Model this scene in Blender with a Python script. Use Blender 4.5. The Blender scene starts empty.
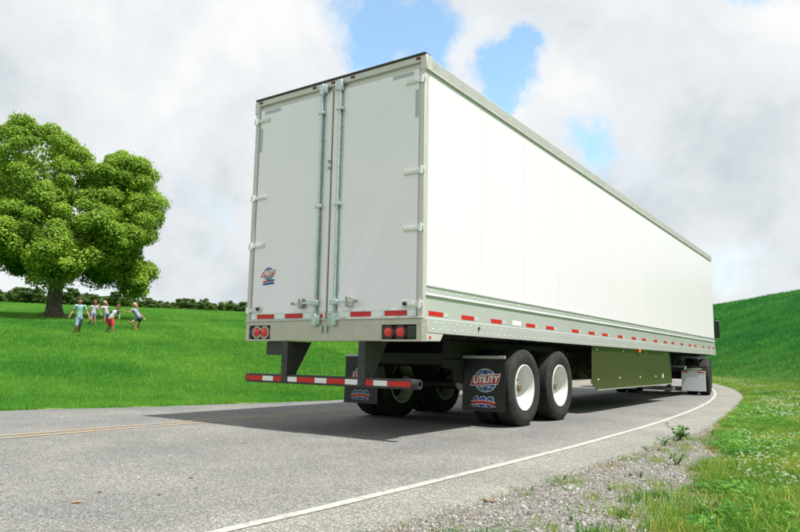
import bpy, bmesh, math, random
import numpy as np
from mathutils import Vector, Matrix, Euler

scene = bpy.context.scene
col = scene.collection
R = math.radians
rng = np.random.default_rng(7)
random.seed(7)

# ------------------------------------------------------------------ camera
CAM = Vector((6.294, -5.741, 0.849))
CAM_ROT = (R(97.874), R(-1.04), R(34.65))
cd = bpy.data.cameras.new("camera")
cd.sensor_width = 36.0
cd.lens = 669.454 / 800 * 36
cd.clip_start = 0.05
cd.clip_end = 3000
cam = bpy.data.objects.new("camera", cd)
cam.location = CAM
cam.rotation_euler = CAM_ROT
col.objects.link(cam)
scene.camera = cam
CM = Euler(CAM_ROT).to_matrix()

def ray(u, v):
    return CM @ Vector(((u - 400) / 669.454, -(v - 266) / 669.454, -1.0))

# ------------------------------------------------------------------ light
TO_SUN = Vector((0.50, -0.012, 1.0)).normalized()
SUN_EL = math.asin(TO_SUN.z)
sd = bpy.data.lights.new("sun", 'SUN')
sd.energy = 4.6
sd.angle = R(0.8)
sd.color = (1.0, 0.975, 0.935)
sun = bpy.data.objects.new("sun", sd)
sun.rotation_euler = TO_SUN.to_track_quat('Z', 'Y').to_euler()
sun.location = (20, -10, 40)
col.objects.link(sun)

scene.view_settings.view_transform = 'Standard'
scene.view_settings.look = 'None'
scene.view_settings.exposure = 0.50
scene.view_settings.gamma = 1.0

world = bpy.data.worlds.new("World")
scene.world = world
world.use_nodes = True
def build_world():
    nt = world.node_tree
    nt.nodes.clear()
    N, Lk = nt.nodes.new, nt.links.new
    out = N('ShaderNodeOutputWorld'); bg = N('ShaderNodeBackground')
    bg.inputs['Strength'].default_value = 0.1
    Lk(bg.outputs[0], out.inputs[0])
    sky = N('ShaderNodeTexSky'); sky.sky_type = 'NISHITA'; sky.sun_disc = False
    sky.sun_elevation = SUN_EL
    sky.sun_rotation = math.atan2(TO_SUN.x, TO_SUN.y)
    sky.air_density = 1.0; sky.dust_density = 0.3; sky.ozone_density = 1.5
    tc = N('ShaderNodeTexCoord')
    def math_(op, a, b=None, clamp=False):
        n = N('ShaderNodeMath'); n.operation = op; n.use_clamp = clamp
        for i, x in enumerate((a, b)):
            if x is None: continue
            if isinstance(x, (int, float)): n.inputs[i].default_value = x
            else: Lk(x, n.inputs[i])
        return n.outputs[0]
    def vmath(op, a, b):
        n = N('ShaderNodeVectorMath'); n.operation = op
        Lk(a, n.inputs[0])
        if isinstance(b, tuple): n.inputs[1].default_value = b
        else: Lk(b, n.inputs[1])
        return n
    d = tc.outputs['Generated']
    sx = N('ShaderNodeSeparateXYZ'); Lk(d, sx.inputs[0])
    zz = math_('ADD', math_('ABSOLUTE', sx.outputs['Z']), 0.22)
    cx = N('ShaderNodeCombineXYZ')
    Lk(math_('DIVIDE', sx.outputs['X'], zz), cx.inputs[0])
    Lk(math_('DIVIDE', sx.outputs['Y'], zz), cx.inputs[1])
    uv = cx.outputs[0]
    def noise(vec, scale, detail, rough, dist=0.0, off=(0, 0, 0)):
        mp = N('ShaderNodeMapping'); Lk(vec, mp.inputs['Vector']); mp.inputs['Location'].default_value = off
        n = N('ShaderNodeTexNoise'); Lk(mp.outputs[0], n.inputs['Vector'])
        n.inputs['Scale'].default_value = scale; n.inputs['Detail'].default_value = detail
        n.inputs['Roughness'].default_value = rough; n.inputs['Distortion'].default_value = dist
        return n.outputs['Fac']
    n1 = noise(uv, 1.15, 9, 0.56, 0.25, (3.1, 1.7, 0.4))
    n2 = noise(d, 2.9, 8, 0.55, 0.0, (9.2, 4.4, 2.0))
    n3 = noise(d, 7.0, 6, 0.6, 0.4, (1.0, 5.0, 2.0))
    n4 = noise(d, 2.2, 4, 0.5, 0.1, (5.3, 2.0, 7.1))
    # coverage: nearly closed cloud deck with a few breaks
    cov = math_('ADD', math_('MULTIPLY', math_('SUBTRACT', n1, 0.5), 1.3), 0.68)
    wn = N('ShaderNodeTexNoise'); Lk(d, wn.inputs['Vector']); wn.inputs['Scale'].default_value = 9; wn.inputs['Detail'].default_value = 7; wn.inputs['Roughness'].default_value = .62
    wv = vmath('SUBTRACT', wn.outputs['Color'], (.5, .5, .5)).outputs[0]
    wv = vmath('MULTIPLY', wv, (.17, .17, .17)).outputs[0]
    dw = vmath('ADD', d, wv).outputs[0]
    nz = N('ShaderNodeVectorMath'); nz.operation = 'NORMALIZE'; Lk(dw, nz.inputs[0]); dw = nz.outputs[0]
    holes = None
    for (u, v, rad, amt) in ((385, 18, 3.2, 1.5), (418, 38, 3.6, 1.8), (515, 68, 3.4, 1.7), (488, 86, 3.0, 1.5), (450, 45, 13.0, .42), (345, 4, 4.2, .9), (362, 40, 2.8, .9), (380, -25, 5.0, 1.2), (540, 48, 2.4, .7),
                             (590, 150, 2.8, .7), (575, 135, 2.4, 0.6), (612, 160, 3.0, 0.5), (750, -6, 2.2, 1.3), (530, 40, 2.0, .6),
                             (205, 205, 4.5, 0.26), (215, 235, 4.0, 0.26), (180, 175, 4.0, .18), (5, 160, 2.5, 0.5), (735, 265, 4, .3)):
        h = ray(u, v).normalized()
        dp = vmath('DOT_PRODUCT', dw, tuple(h)).outputs['Value']
        ang = math_('ARCCOSINE', math_('MINIMUM', dp, 1.0))
        f = math_('MULTIPLY', math_('SUBTRACT', 1.0, math_('DIVIDE', ang, R(rad))), amt)
        f = math_('MAXIMUM', f, 0.0)
        holes = f if holes is None else math_('ADD', holes, f)
    n5 = noise(d, 15.0, 9, 0.66, 0.5, (2.0, 8.0, 1.0))
    cov = math_('ADD', cov, math_('MULTIPLY', math_('SUBTRACT', n5, 0.5), 0.9))
    holes = math_('MULTIPLY', holes, math_('ADD', 0.35, math_('MULTIPLY', n3, 1.3)))
    cov = math_('SUBTRACT', cov, holes)
    mr = N('ShaderNodeMapRange'); mr.interpolation_type = 'SMOOTHSTEP'
    Lk(cov, mr.inputs['Value'])
    mr.inputs['From Min'].default_value = -0.75; mr.inputs['From Max'].default_value = 0.64
    mr.inputs['To Min'].default_value = 0.10
    # cloud brightness
    n6 = noise(d, 5.0, 11, 0.57, 0.0, (4.0, 1.0, 6.5))
    br = math_('ADD', math_('MULTIPLY', n2, 0.26), math_('ADD', math_('MULTIPLY', n4, 0.52), math_('MULTIPLY', n6, 0.62)))
    cr = N('ShaderNodeValToRGB'); Lk(br, cr.inputs[0])
    e = cr.color_ramp.elements
    e[0].position = 0.55; e[0].color = (0.39, 0.44, 0.475, 1)
    e[1].position = 0.84; e[1].color = (0.70, 0.705, 0.71, 1)
    k = cr.color_ramp.elements.new(0.68); k.color = (0.56, 0.59, 0.61, 1)
    cl = vmath('MULTIPLY', cr.outputs[0], (9.9, 9.9, 9.9)).outputs[0]
    tint = vmath('MULTIPLY', sky.outputs[0], (1.9, 2.2, 2.0)).outputs[0]
    mix = N('ShaderNodeMixRGB'); Lk(mr.outputs[0], mix.inputs['Fac'])
    Lk(tint, mix.inputs['Color1']); Lk(cl, mix.inputs['Color2'])
    Lk(mix.outputs[0], bg.inputs['Color'])
build_world()

# ------------------------------------------------------------------ helpers
ABS = {}
class MB:
    def __init__(self): self.v = []; self.f = []
    def add(self, vs, fs):
        b = len(self.v); self.v += [tuple(x) for x in vs]; self.f += [tuple(b + i for i in f) for f in fs]; return self
    def box(self, x0, x1, y0, y1, z0, z1):
        return self.add([(x0,y0,z0),(x1,y0,z0),(x1,y1,z0),(x0,y1,z0),(x0,y0,z1),(x1,y0,z1),(x1,y1,z1),(x0,y1,z1)],
                        [(0,3,2,1),(4,5,6,7),(0,1,5,4),(1,2,6,5),(2,3,7,6),(3,0,4,7)])
    def prism(self, poly, axis, a, b):
        """poly: 2D points in the two axes other than `axis` (in xyz order)"""
        n = len(poly); vs = []
        for w in (a, b):
            for (p, q) in poly:
                vs.append((w,p,q) if axis == 0 else (p,w,q) if axis == 1 else (p,q,w))
        fs = [tuple(range(n))[::-1], tuple(range(n, 2*n))] + [(i, (i+1) % n, n+(i+1) % n, n+i) for i in range(n)]
        return self.add(vs, fs)
    def cyl(self, p0, p1, r0, r1=None, n=16, caps=True):
        r1 = r0 if r1 is None else r1
        p0, p1 = Vector(p0), Vector(p1); d = (p1-p0).normalized()
        a = d.orthogonal().normalized(); b = d.cross(a); vs = []
        for p, r in ((p0, r0), (p1, r1)):
            for i in range(n):
                t = 2*math.pi*i/n; vs.append(p + (a*math.cos(t)+b*math.sin(t))*r)
        fs = [(i, (i+1) % n, n+(i+1) % n, n+i) for i in range(n)]
        if caps: fs += [tuple(range(n))[::-1], tuple(range(n, 2*n))]
        return self.add(vs, fs)
    def lathe(self, prof, c, axis=0, n=32, closed=False):
        c = Vector(c); vs = []; m = len(prof)
        for (r, t) in prof:
            for i in range(n):
                a = 2*math.pi*i/n; p, q = r*math.cos(a), r*math.sin(a)
                vs.append(c + Vector((t,p,q) if axis == 0 else (p,t,q) if axis == 1 else (p,q,t)))
        fs = []
        for j in range(m if closed else m-1):
            k = (j+1) % m
            fs += [(j*n+i, j*n+(i+1) % n, k*n+(i+1) % n, k*n+i) for i in range(n)]
        return self.add(vs, fs)
    def tube(self, pts, rad, n=8):
        pts = [Vector(p) for p in pts]; rs = rad if isinstance(rad, (list, tuple)) else [rad]*len(pts)
        vs = []; ref = None
        for i, p in enumerate(pts):
            d = (pts[min(i+1, len(pts)-1)]-pts[max(i-1, 0)]).normalized()
            a = d.orthogonal().normalized() if ref is None else (ref-d*ref.dot(d)).normalized()
            ref = a; b = d.cross(a)
            for k in range(n):
                t = 2*math.pi*k/n; vs.append(p+(a*math.cos(t)+b*math.sin(t))*rs[i])
        m = len(pts)
        fs = [(j*n+k, j*n+(k+1) % n, (j+1)*n+(k+1) % n, (j+1)*n+k) for j in range(m-1) for k in range(n)]
        fs += [tuple(range(n))[::-1], tuple(range((m-1)*n, m*n))]
        return self.add(vs, fs)
    def ball(self, c, r, n=10, m=6):
        c = Vector(c); rr = r if isinstance(r, (tuple, list)) else (r, r, r)
        vs = [c+Vector((0, 0, rr[2]))]; fs = []
        for j in range(1, m):
            t = math.pi*j/m
            for i in range(n):
                a = 2*math.pi*i/n
                vs.append(c+Vector((rr[0]*math.sin(t)*math.cos(a), rr[1]*math.sin(t)*math.sin(a), rr[2]*math.cos(t))))
        vs.append(c-Vector((0, 0, rr[2])))
        for i in range(n):
            fs.append((0, 1+i, 1+(i+1) % n)); fs.append((len(vs)-1, 1+(m-2)*n+(i+1) % n, 1+(m-2)*n+i))
        for j in range(m-2):
            fs += [(1+j*n+i, 1+(j+1)*n+i, 1+(j+1)*n+(i+1) % n, 1+j*n+(i+1) % n) for i in range(n)]
        return self.add(vs, fs)
    def capsule(self, p0, p1, r0, r1, n=10, m=4):
        p0, p1 = Vector(p0), Vector(p1); d = (p1-p0)
        if d.length < 1e-5: d = Vector((0, 0, 1e-3))
        d.normalize(); a = d.orthogonal().normalized(); b = d.cross(a)
        rings = []
        for j in range(1, m+1):
            t = math.pi/2*j/m; rings.append((p0-d*r0*math.cos(t), r0*math.sin(t)))
        for j in range(m, 0, -1):
            t = math.pi/2*j/m; rings.append((p1+d*r1*math.cos(t), r1*math.sin(t)))
        vs = [p0-d*r0]
        for (c, r) in rings:
            for i in range(n):
                t = 2*math.pi*i/n; vs.append(c+(a*math.cos(t)+b*math.sin(t))*r)
        vs.append(p1+d*r1); L = len(rings); fs = []
        for i in range(n):
            fs.append((0, 1+(i+1) % n, 1+i)); fs.append((len(vs)-1, 1+(L-1)*n+i, 1+(L-1)*n+(i+1) % n))
        for j in range(L-1):
            fs += [(1+j*n+i, 1+j*n+(i+1) % n, 1+(j+1)*n+(i+1) % n, 1+(j+1)*n+i) for i in range(n)]
        return self.add(vs, fs)

def fix_normals(me):
    bm = bmesh.new(); bm.from_mesh(me); bmesh.ops.recalc_face_normals(bm, faces=bm.faces); bm.to_mesh(me); bm.free()

def mesh_of(name, mb, mat, smooth=True, recenter=True):
    c = Vector((0, 0, 0))
    vs = mb.v
    if recenter:
        a = np.array(vs); c = Vector((a.min(0)+a.max(0))/2)
        vs = (a-np.array(c)).tolist()
    me = bpy.data.meshes.new(name); me.from_pydata(vs, [], mb.f); me.materials.append(mat)
    fix_normals(me)
    if smooth:
        me.shade_smooth(); me.set_sharp_from_angle(angle=R(38))
    return me, c

def part(name, mb, mat, parent=None, bevel=0.0, smooth=True, kind=None, label=None):
    me, c = mesh_of(name, mb, mat, smooth)
    o = bpy.data.objects.new(name, me); col.objects.link(o)
    place(o, c, parent)
    if bevel:
        m = o.modifiers.new("bevel", 'BEVEL'); m.width = bevel; m.segments = 2; m.limit_method = 'ANGLE'; m.angle_limit = R(40)
        m.harden_normals = False
    if kind: o["kind"] = kind
    if label: o["label"] = label
    return o

def place(o, c, parent):
    if parent is not None:
        o.parent = parent; o.location = Vector(c)-ABS[parent]
    else:
        o.location = c
    ABS[o] = Vector(c)

def inst(name, me, c, parent, rot=(0, 0, 0), scale=None):
    o = bpy.data.objects.new(name, me); col.objects.link(o); place(o, Vector(c), parent); o.rotation_euler = rot
    if scale: o.scale = scale
    return o

def root(name, label, cat, loc, build_origin=None, rotz=0, group=None):
    o = bpy.data.objects.new(name, None); col.objects.link(o); o.empty_display_size = 0.3
    o.location = loc; o.rotation_euler = (0, 0, rotz)
    ABS[o] = Vector(loc if build_origin is None else build_origin)
    tag(o, label, cat, group); return o

def tag(o, label=None, cat=None, group=None, kind=None):
    if label: o["label"] = label
    if cat: o["category"] = cat
    if group: o["group"] = group
    if kind: o["kind"] = kind
    return o

# ------------------------------------------------------------------ materials
def mat(name, c, rough=0.5, metal=0.0, var=0.0, vscale=8.0, bump=0.0, bscale=60.0, c2=None, rvar=0.0, spec=0.5, coat=0.0, detail=4, transl=0.0):
    m = bpy.data.materials.new(name); m.use_nodes = True
    nt = m.node_tree; N, Lk = nt.nodes.new, nt.links.new
    b = nt.nodes['Principled BSDF']
    b.inputs['Base Color'].default_value = (*c, 1); b.inputs['Roughness'].default_value = rough
    b.inputs['Metallic'].default_value = metal; b.inputs['Specular IOR Level'].default_value = spec
    b.inputs['Coat Weight'].default_value = coat; b.inputs['Coat Roughness'].default_value = 0.08
    tc = N('ShaderNodeNewGeometry')
    if var or c2 or rvar:
        n = N('ShaderNodeTexNoise'); n.inputs['Scale'].default_value = vscale; n.inputs['Detail'].default_value = detail
        n.inputs['Roughness'].default_value = 0.6
        Lk(tc.outputs['Position'], n.inputs['Vector'])
        cr = N('ShaderNodeValToRGB'); Lk(n.outputs['Fac'], cr.inputs[0])
        cr.color_ramp.elements[0].position = 0.32; cr.color_ramp.elements[1].position = 0.68
        ca = tuple(max(0, x*(1-var)) for x in c); cb = c2 if c2 else tuple(min(1, x*(1+var)) for x in c)
        cr.color_ramp.elements[0].color = (*ca, 1); cr.color_ramp.elements[1].color = (*cb, 1)
        if var or c2: Lk(cr.outputs[0], b.inputs['Base Color'])
        if rvar:
            mr = N('ShaderNodeMapRange'); Lk(n.outputs['Fac'], mr.inputs['Value'])
            mr.inputs['From Min'].default_value = 0.3; mr.inputs['From Max'].default_value = 0.7
            mr.inputs['To Min'].default_value = max(0.03, rough-rvar); mr.inputs['To Max'].default_value = min(1, rough+rvar)
            Lk(mr.outputs[0], b.inputs['Roughness'])
    if bump:
        n2 = N('ShaderNodeTexNoise'); n2.inputs['Scale'].default_value = bscale; n2.inputs['Detail'].default_value = 4
        Lk(tc.outputs['Position'], n2.inputs['Vector'])
        bp = N('ShaderNodeBump'); bp.inputs['Strength'].default_value = bump; bp.inputs['Distance'].default_value = 0.01
        Lk(n2.outputs['Fac'], bp.inputs['Height']); Lk(bp.outputs[0], b.inputs['Normal'])
    if transl:
        out = nt.nodes['Material Output']; t = N('ShaderNodeBsdfTranslucent'); ms = N('ShaderNodeMixShader')
        ms.inputs[0].default_value = transl
        src = b.inputs['Base Color']
        if src.is_linked: Lk(src.links[0].from_socket, t.inputs['Color'])
        else: t.inputs['Color'].default_value = (*c, 1)
        Lk(b.outputs[0], ms.inputs[1]); Lk(t.outputs[0], ms.inputs[2]); Lk(ms.outputs[0], out.inputs['Surface'])
    return m

M = {}
M['white'] = mat('white_panel', (0.79, 0.745, 0.80), 0.34, var=0.012, vscale=0.5, detail=2)
M['door'] = mat('door_white', (0.885, 0.835, 0.90), 0.38, var=0.015, vscale=0.9, detail=2)
M['alu'] = mat('aluminium_rail', (0.66, 0.63, 0.66), 0.24, 0.35, var=0.03, vscale=1.2, detail=2, spec=0.8)
M['alu_dull'] = mat('aluminium_dull', (0.56, 0.55, 0.51), 0.45, 0.5, var=0.05, vscale=4.0, detail=2)
M['sill'] = mat('stainless_sill', (0.52, 0.48, 0.42), 0.42, 0.45, var=0.06, vscale=7.0)
M['post'] = mat('painted_post', (0.60, 0.565, 0.54), 0.42, 0.2, var=0.05, vscale=6.0)
M['galv'] = mat('galvanised_steel', (0.52, 0.58, 0.58), 0.34, 0.75, var=0.1, vscale=25, rvar=0.1)
M['hinge'] = mat('hinge_steel', (0.70, 0.70, 0.67), 0.45, 0.3, var=0.08, vscale=30)
M['dark'] = mat('dark_trim', (0.045, 0.043, 0.035), 0.55, var=0.3, vscale=20)
M['chassis'] = mat('chassis_black', (0.018, 0.018, 0.018), 0.6, var=0.4, vscale=12, bump=0.1)
M['guard'] = mat('guard_paint', (0.035, 0.033, 0.032), 0.5, var=0.3, vscale=14)
M['rubber'] = mat('tyre_rubber', (0.028, 0.027, 0.025), 0.75, var=0.35, vscale=14, bump=0.15, bscale=120, spec=0.3)
M['flap'] = mat('flap_rubber', (0.014, 0.014, 0.015), 0.45, var=0.3, vscale=10)
M['rim'] = mat('white_rim', (0.70, 0.70, 0.69), 0.4, var=0.05, vscale=12)
M['hub'] = mat('hub_grey', (0.33, 0.32, 0.28), 0.5, 0.4, var=0.3, vscale=40)
M['hubcap'] = mat('hub_cap_rust', (0.17, 0.12, 0.085), 0.5, 0.0, var=0.6, vscale=40)
M['red'] = mat('red_reflective', (0.55, 0.012, 0.016), 0.3, var=0.12, vscale=60)
M['redlens'] = mat('red_lens', (0.72, 0.02, 0.02), 0.15, coat=0.4)
M['darkred'] = mat('dark_red_lens', (0.17, 0.01, 0.01), 0.25)
M['tape'] = mat('white_reflective', (0.62, 0.66, 0.68), 0.3, 0.2, var=0.06, vscale=50)
M['tape_w'] = mat('white_tape_bright', (0.78, 0.80, 0.80), 0.3)
M['greytape'] = mat('grey_reflector', (0.42, 0.46, 0.48), 0.4, 0.1)
M['amber'] = mat('amber_lens', (0.75, 0.22, 0.02), 0.2, coat=0.3)
M['skirt'] = mat('skirt_panel', (0.15, 0.14, 0.09), 0.12, 0.7, var=0.04, vscale=0.8, detail=2)
M['blue'] = mat('emblem_blue', (0.02, 0.085, 0.30), 0.45)
M['emred'] = mat('emblem_red', (0.50, 0.015, 0.02), 0.45)
M['emwhite'] = mat('emblem_white', (0.78, 0.80, 0.80), 0.5)
M['cab'] = mat('cab_paint', (0.10, 0.11, 0.12), 0.25, var=0.1, coat=0.5)
M['glass'] = mat('dark_glass', (0.02, 0.025, 0.03), 0.05, coat=0.3)
M['chrome'] = mat('chrome', (0.75, 0.75, 0.75), 0.12, 1.0)
M['white_flap'] = mat('white_flap', (0.66, 0.66, 0.72), 0.4, 0.15)
M['floor'] = mat('trailer_floor', (0.05, 0.045, 0.04), 0.7, var=0.3)
M['bark'] = mat('bark', (0.085, 0.066, 0.05), 0.9, c2=(0.20, 0.165, 0.13), vscale=6, bump=1.0, bscale=14)

def leaf_mat(name, ca, cb, scale=0.7, transl=0.35, rough=0.5):
    m = bpy.data.materials.new(name); m.use_nodes = True
    nt = m.node_tree; N, Lk = nt.nodes.new, nt.links.new
    b = nt.nodes['Principled BSDF']; out = nt.nodes['Material Output']
    g = N('ShaderNodeNewGeometry'); n = N('ShaderNodeTexNoise'); n.inputs['Scale'].default_value = scale; n.inputs['Detail'].default_value = 3
    Lk(g.outputs['Position'], n.inputs['Vector'])
    oi = N('ShaderNodeObjectInfo')
    ad = N('ShaderNodeMath'); ad.operation = 'ADD'
    mu = N('ShaderNodeMath'); mu.operation = 'MULTIPLY'; mu.inputs[1].default_value = 0.5
    Lk(g.outputs['Random Per Island'], mu.inputs[0]); Lk(n.outputs['Fac'], ad.inputs[0]); Lk(mu.outputs[0], ad.inputs[1])
    cr = N('ShaderNodeValToRGB'); Lk(ad.outputs[0], cr.inputs[0])
    cr.color_ramp.elements[0].position = 0.4; cr.color_ramp.elements[1].position = 1.0
    cr.color_ramp.elements[0].color = (*ca, 1); cr.color_ramp.elements[1].color = (*cb, 1)
    Lk(cr.outputs[0], b.inputs['Base Color']); b.inputs['Roughness'].default_value = rough; b.inputs['Specular IOR Level'].default_value = 0.25
    t = N('ShaderNodeBsdfTranslucent'); Lk(cr.outputs[0], t.inputs['Color'])
    ms = N('ShaderNodeMixShader'); ms.inputs[0].default_value = transl
    Lk(b.outputs[0], ms.inputs[1]); Lk(t.outputs[0], ms.inputs[2]); Lk(ms.outputs[0], out.inputs['Surface'])
    return m

# ------------------------------------------------------------------ road geometry
RC = np.array([-81.2, 1.5]); RR = 85.0         # centre and radius of the white edge line
A0, A1 = R(-20), R(32)                          # arc, straight beyond both ends
def road_pt(s, off):
    """s: arc length along the white line (0 at angle 0), off: metres left of the white line"""
    a = s/RR
    aa = min(max(a, A0), A1); r = RR-off
    p = RC+r*np.array([math.cos(aa), math.sin(aa)])
    p = p+(a-aa)*RR*np.array([-math.sin(aa), math.cos(aa)])
    return p
def road_off(x, y):
    """signed distance left(+)/right(-) of the white line and arc length, vectorised"""
    x = np.asarray(x, float); y = np.asarray(y, float)
    dx, dy = x-RC[0], y-RC[1]
    ang = np.arctan2(dy, dx); r = np.hypot(dx, dy)
    off = RR-r; s = ang*RR
    for a, sg in ((A0, -1), (A1, 1)):
        p = RC+RR*np.array([math.cos(a), math.sin(a)]); t = np.array([-math.sin(a), math.cos(a)]); n = -np.array([math.cos(a), math.sin(a)])
        al = (x-p[0])*t[0]+(y-p[1])*t[1]; of = (x-p[0])*n[0]+(y-p[1])*n[1]
        use = (al*sg > 0) & (of < RR) if True else 0
        off = np.where(use, of, off); s = np.where(use, a*RR+al, s)
    return off, s
def left_w(s):
    return np.interp(s, [-60, -2.4, -.5, 1.0, 3.4, 8, 14, 26, 60], [7.9, 7.75, 7.15, 6.8, 6.25, 6.25, 6.7, 7.3, 7.3])
def right_w(s):
    return np.interp(s, [-40, -4, 0, 3, 6, 9, 13, 20, 60], [.45, .47, .56, .64, .58, .58, .66, .7, .6])

PROF_L = ([0, 4, 9, 13, 31, 45, 62, 80, 110, 200], [0, .28, .9, 1.45, 3.0, 4.1, 5.2, 5.75, 5.9, 5.0])
PROF_R = ([0, 1.5, 2.6, 4, 7, 12, 20, 30, 45, 80, 200], [-.035, 0.0, .07, .34, 1.25, 3.2, 6.5, 9.7, 11.8, 13.0, 13.0])
def smooth_interp(x, xp, fp):
    xp = np.array(xp, float); fp = np.array(fp, float)
    h = np.diff(xp); dl = np.diff(fp)/h
    m = np.concatenate([[dl[0]], (dl[:-1]+dl[1:])/2, [0]])
    x = np.clip(x, xp[0], xp[-1]); i = np.clip(np.searchsorted(xp, x)-1, 0, len(h)-1)
    t = (x-xp[i])/h[i]
    return ((1+2*t)*(1-t)**2*fp[i]+t*(1-t)**2*h[i]*m[i]+t*t*(3-2*t)*fp[i+1]+t*t*(t-1)*h[i]*m[i+1])
def vnoise(x, y, s, seed=0):
    """cheap smooth value noise"""
    x = np.asarray(x, float)/s; y = np.asarray(y, float)/s
    xi, yi = np.floor(x).astype(int), np.floor(y).astype(int); xf, yf = x-xi, y-yi
    def h(a, b): 
        n = np.sin((a*127.1+b*311.7+seed*74.7))*43758.5453; return n-np.floor(n)
    u, v = xf*xf*(3-2*xf), yf*yf*(3-2*yf)
    return (h(xi, yi)*(1-u)+h(xi+1, yi)*u)*(1-v)+(h(xi, yi+1)*(1-u)+h(xi+1, yi+1)*u)*v
def terrain(x, y):
    x = np.asarray(x, float); y = np.asarray(y, float)
    off, s = road_off(x, y)
    dl = off-left_w(s); dr = -off-right_w(s)
    q = -(x+4.0)*0.84+(y+0.9)*0.545
    S = np.clip(dl/7, 0, 1); S = S*S*(3-2*S)
    zl = smooth_interp(np.maximum(q, 0), *PROF_L)*S+np.where(dl > 0, .015, 0)
    zl = zl+(vnoise(x, y, 9, 1)-.5)*.22*S+(vnoise(x, y, 2.3, 2)-.5)*.05*S
    zr = smooth_interp(np.maximum(dr, 0), *PROF_R)
    T = np.clip((dr-2)/6, 0, 1)
    zr = zr+(vnoise(x, y, 14, 3)-.5)*.9*T+(vnoise(x, y, 3.1, 4)-.5)*.12*T+(vnoise(x, y, .55, 5)-.5)*.035*np.clip(dr/.8, 0, 1)
    z = np.where(dl > 0, zl, np.where(dr > 0, zr, -.12))
    # let the ground dip under the pavement
    edge = np.minimum(np.maximum(dl, dr)+.12, .12)/.12
    inside = (dl <= 0) & (dr <= 0)
    z = np.where(inside, -.12+.085*np.clip(edge, 0, 1), z)
    return z
def terr(x, y): return float(terrain(np.array([x]), np.array([y]))[0])
def hit(u, v, tmin=4.0):
    """where the view ray through a pixel first meets the ground"""
    d = ray(u, v); t = np.arange(tmin, 300, 0.05)
    P = np.array(CAM)[None]+t[:, None]*np.array(d)[None]
    below = P[:, 2] < terrain(P[:, 0], P[:, 1])
    i = int(np.argmax(below)); return Vector(P[i])

def graded(lo, hi, c0, c1, fine, grow):
    xs = list(np.arange(c0, c1+1e-6, fine)); st = fine
    x = c1
    while x < hi: st *= grow; x += st; xs.append(x)
    st = fine; x = c0
    while x > lo: st *= grow; x -= st; xs.insert(0, x)
    return np.array(xs)

def ground_mat():
    m = bpy.data.materials.new('ground_grass_soil'); m.use_nodes = True
    nt = m.node_tree; N, Lk = nt.nodes.new, nt.links.new
    b = nt.nodes['Principled BSDF']; b.inputs['Roughness'].default_value = 0.95; b.inputs['Specular IOR Level'].default_value = 0.1
    g = N('ShaderNodeNewGeometry')
    def noise(s, det=5, ro=.6):
        n = N('ShaderNodeTexNoise'); n.inputs['Scale'].default_value = s; n.inputs['Detail'].default_value = det; n.inputs['Roughness'].default_value = ro
        Lk(g.outputs['Position'], n.inputs['Vector']); return n.outputs['Fac']
    def ramp(f, stops):
        r = N('ShaderNodeValToRGB'); Lk(f, r.inputs[0]); e = r.color_ramp.elements
        e[0].position, e[0].color = stops[0][0], (*stops[0][1], 1); e[1].position, e[1].color = stops[-1][0], (*stops[-1][1], 1)
        for p, c in stops[1:-1]: k = e.new(p); k.color = (*c, 1)
        return r.outputs[0]
    def mix(f, a, b2, mode='MIX'):
        x = N('ShaderNodeMixRGB'); x.blend_type = mode
        if isinstance(f, float): x.inputs[0].default_value = f
        else: Lk(f, x.inputs[0])
        Lk(a, x.inputs[1]); Lk(b2, x.inputs[2]); return x.outputs[0]
    fine = ramp(noise(9, 8, .75), [(.3, (.012, .10, .010)), (.5, (.028, .19, .014)), (.72, (.06, .27, .020))])
    big = ramp(noise(.16, 4), [(.3, (.018, .15, .012)), (.7, (.07, .24, .015))])
    grass = mix(0.5, fine, big)
    soil = ramp(noise(26, 8, .7), [(.3, (.08, .073, .062)), (.5, (.19, .18, .16)), (.7, (.30, .29, .27))])
    straw = ramp(noise(5, 6, .7), [(.35, (.16, .13, .06)), (.65, (.30, .25, .12))])
    at = N('ShaderNodeAttribute'); at.attribute_name = 'gravel'
    at2 = N('ShaderNodeAttribute'); at2.attribute_name = 'straw'
    c = mix(at2.outputs['Fac'], grass, straw); c = mix(at.outputs['Fac'], c, soil)
    Lk(c, b.inputs['Base Color'])
    bp = N('ShaderNodeBump'); bp.inputs['Strength'].default_value = .6; bp.inputs['Distance'].default_value = .04
    Lk(noise(18, 6, .7), bp.inputs['Height']); Lk(bp.outputs[0], b.inputs['Normal'])
    return m

def gravel_mask(x, y):
    """1 on the bare shoulder, 0 in the grass"""
    off, s = road_off(x, y); dr = -off-right_w(s)
    w = np.interp(s, [-40, -8, -4, -2.8, -1.5, 1.8, 4, 40], [1.7, 1.5, 1.28, 1.12, .74, .22, .02, .02])
    w = w+(vnoise(x, y, .5, 11)-.5)*.38*np.clip(w*2, .15, 1)+(vnoise(x, y, .16, 12)-.5)*.16*np.clip(w*2, .15, 1)
    return np.where(dr < -.2, 0, np.clip((w-dr)/.18+.5, 0, 1))

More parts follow.
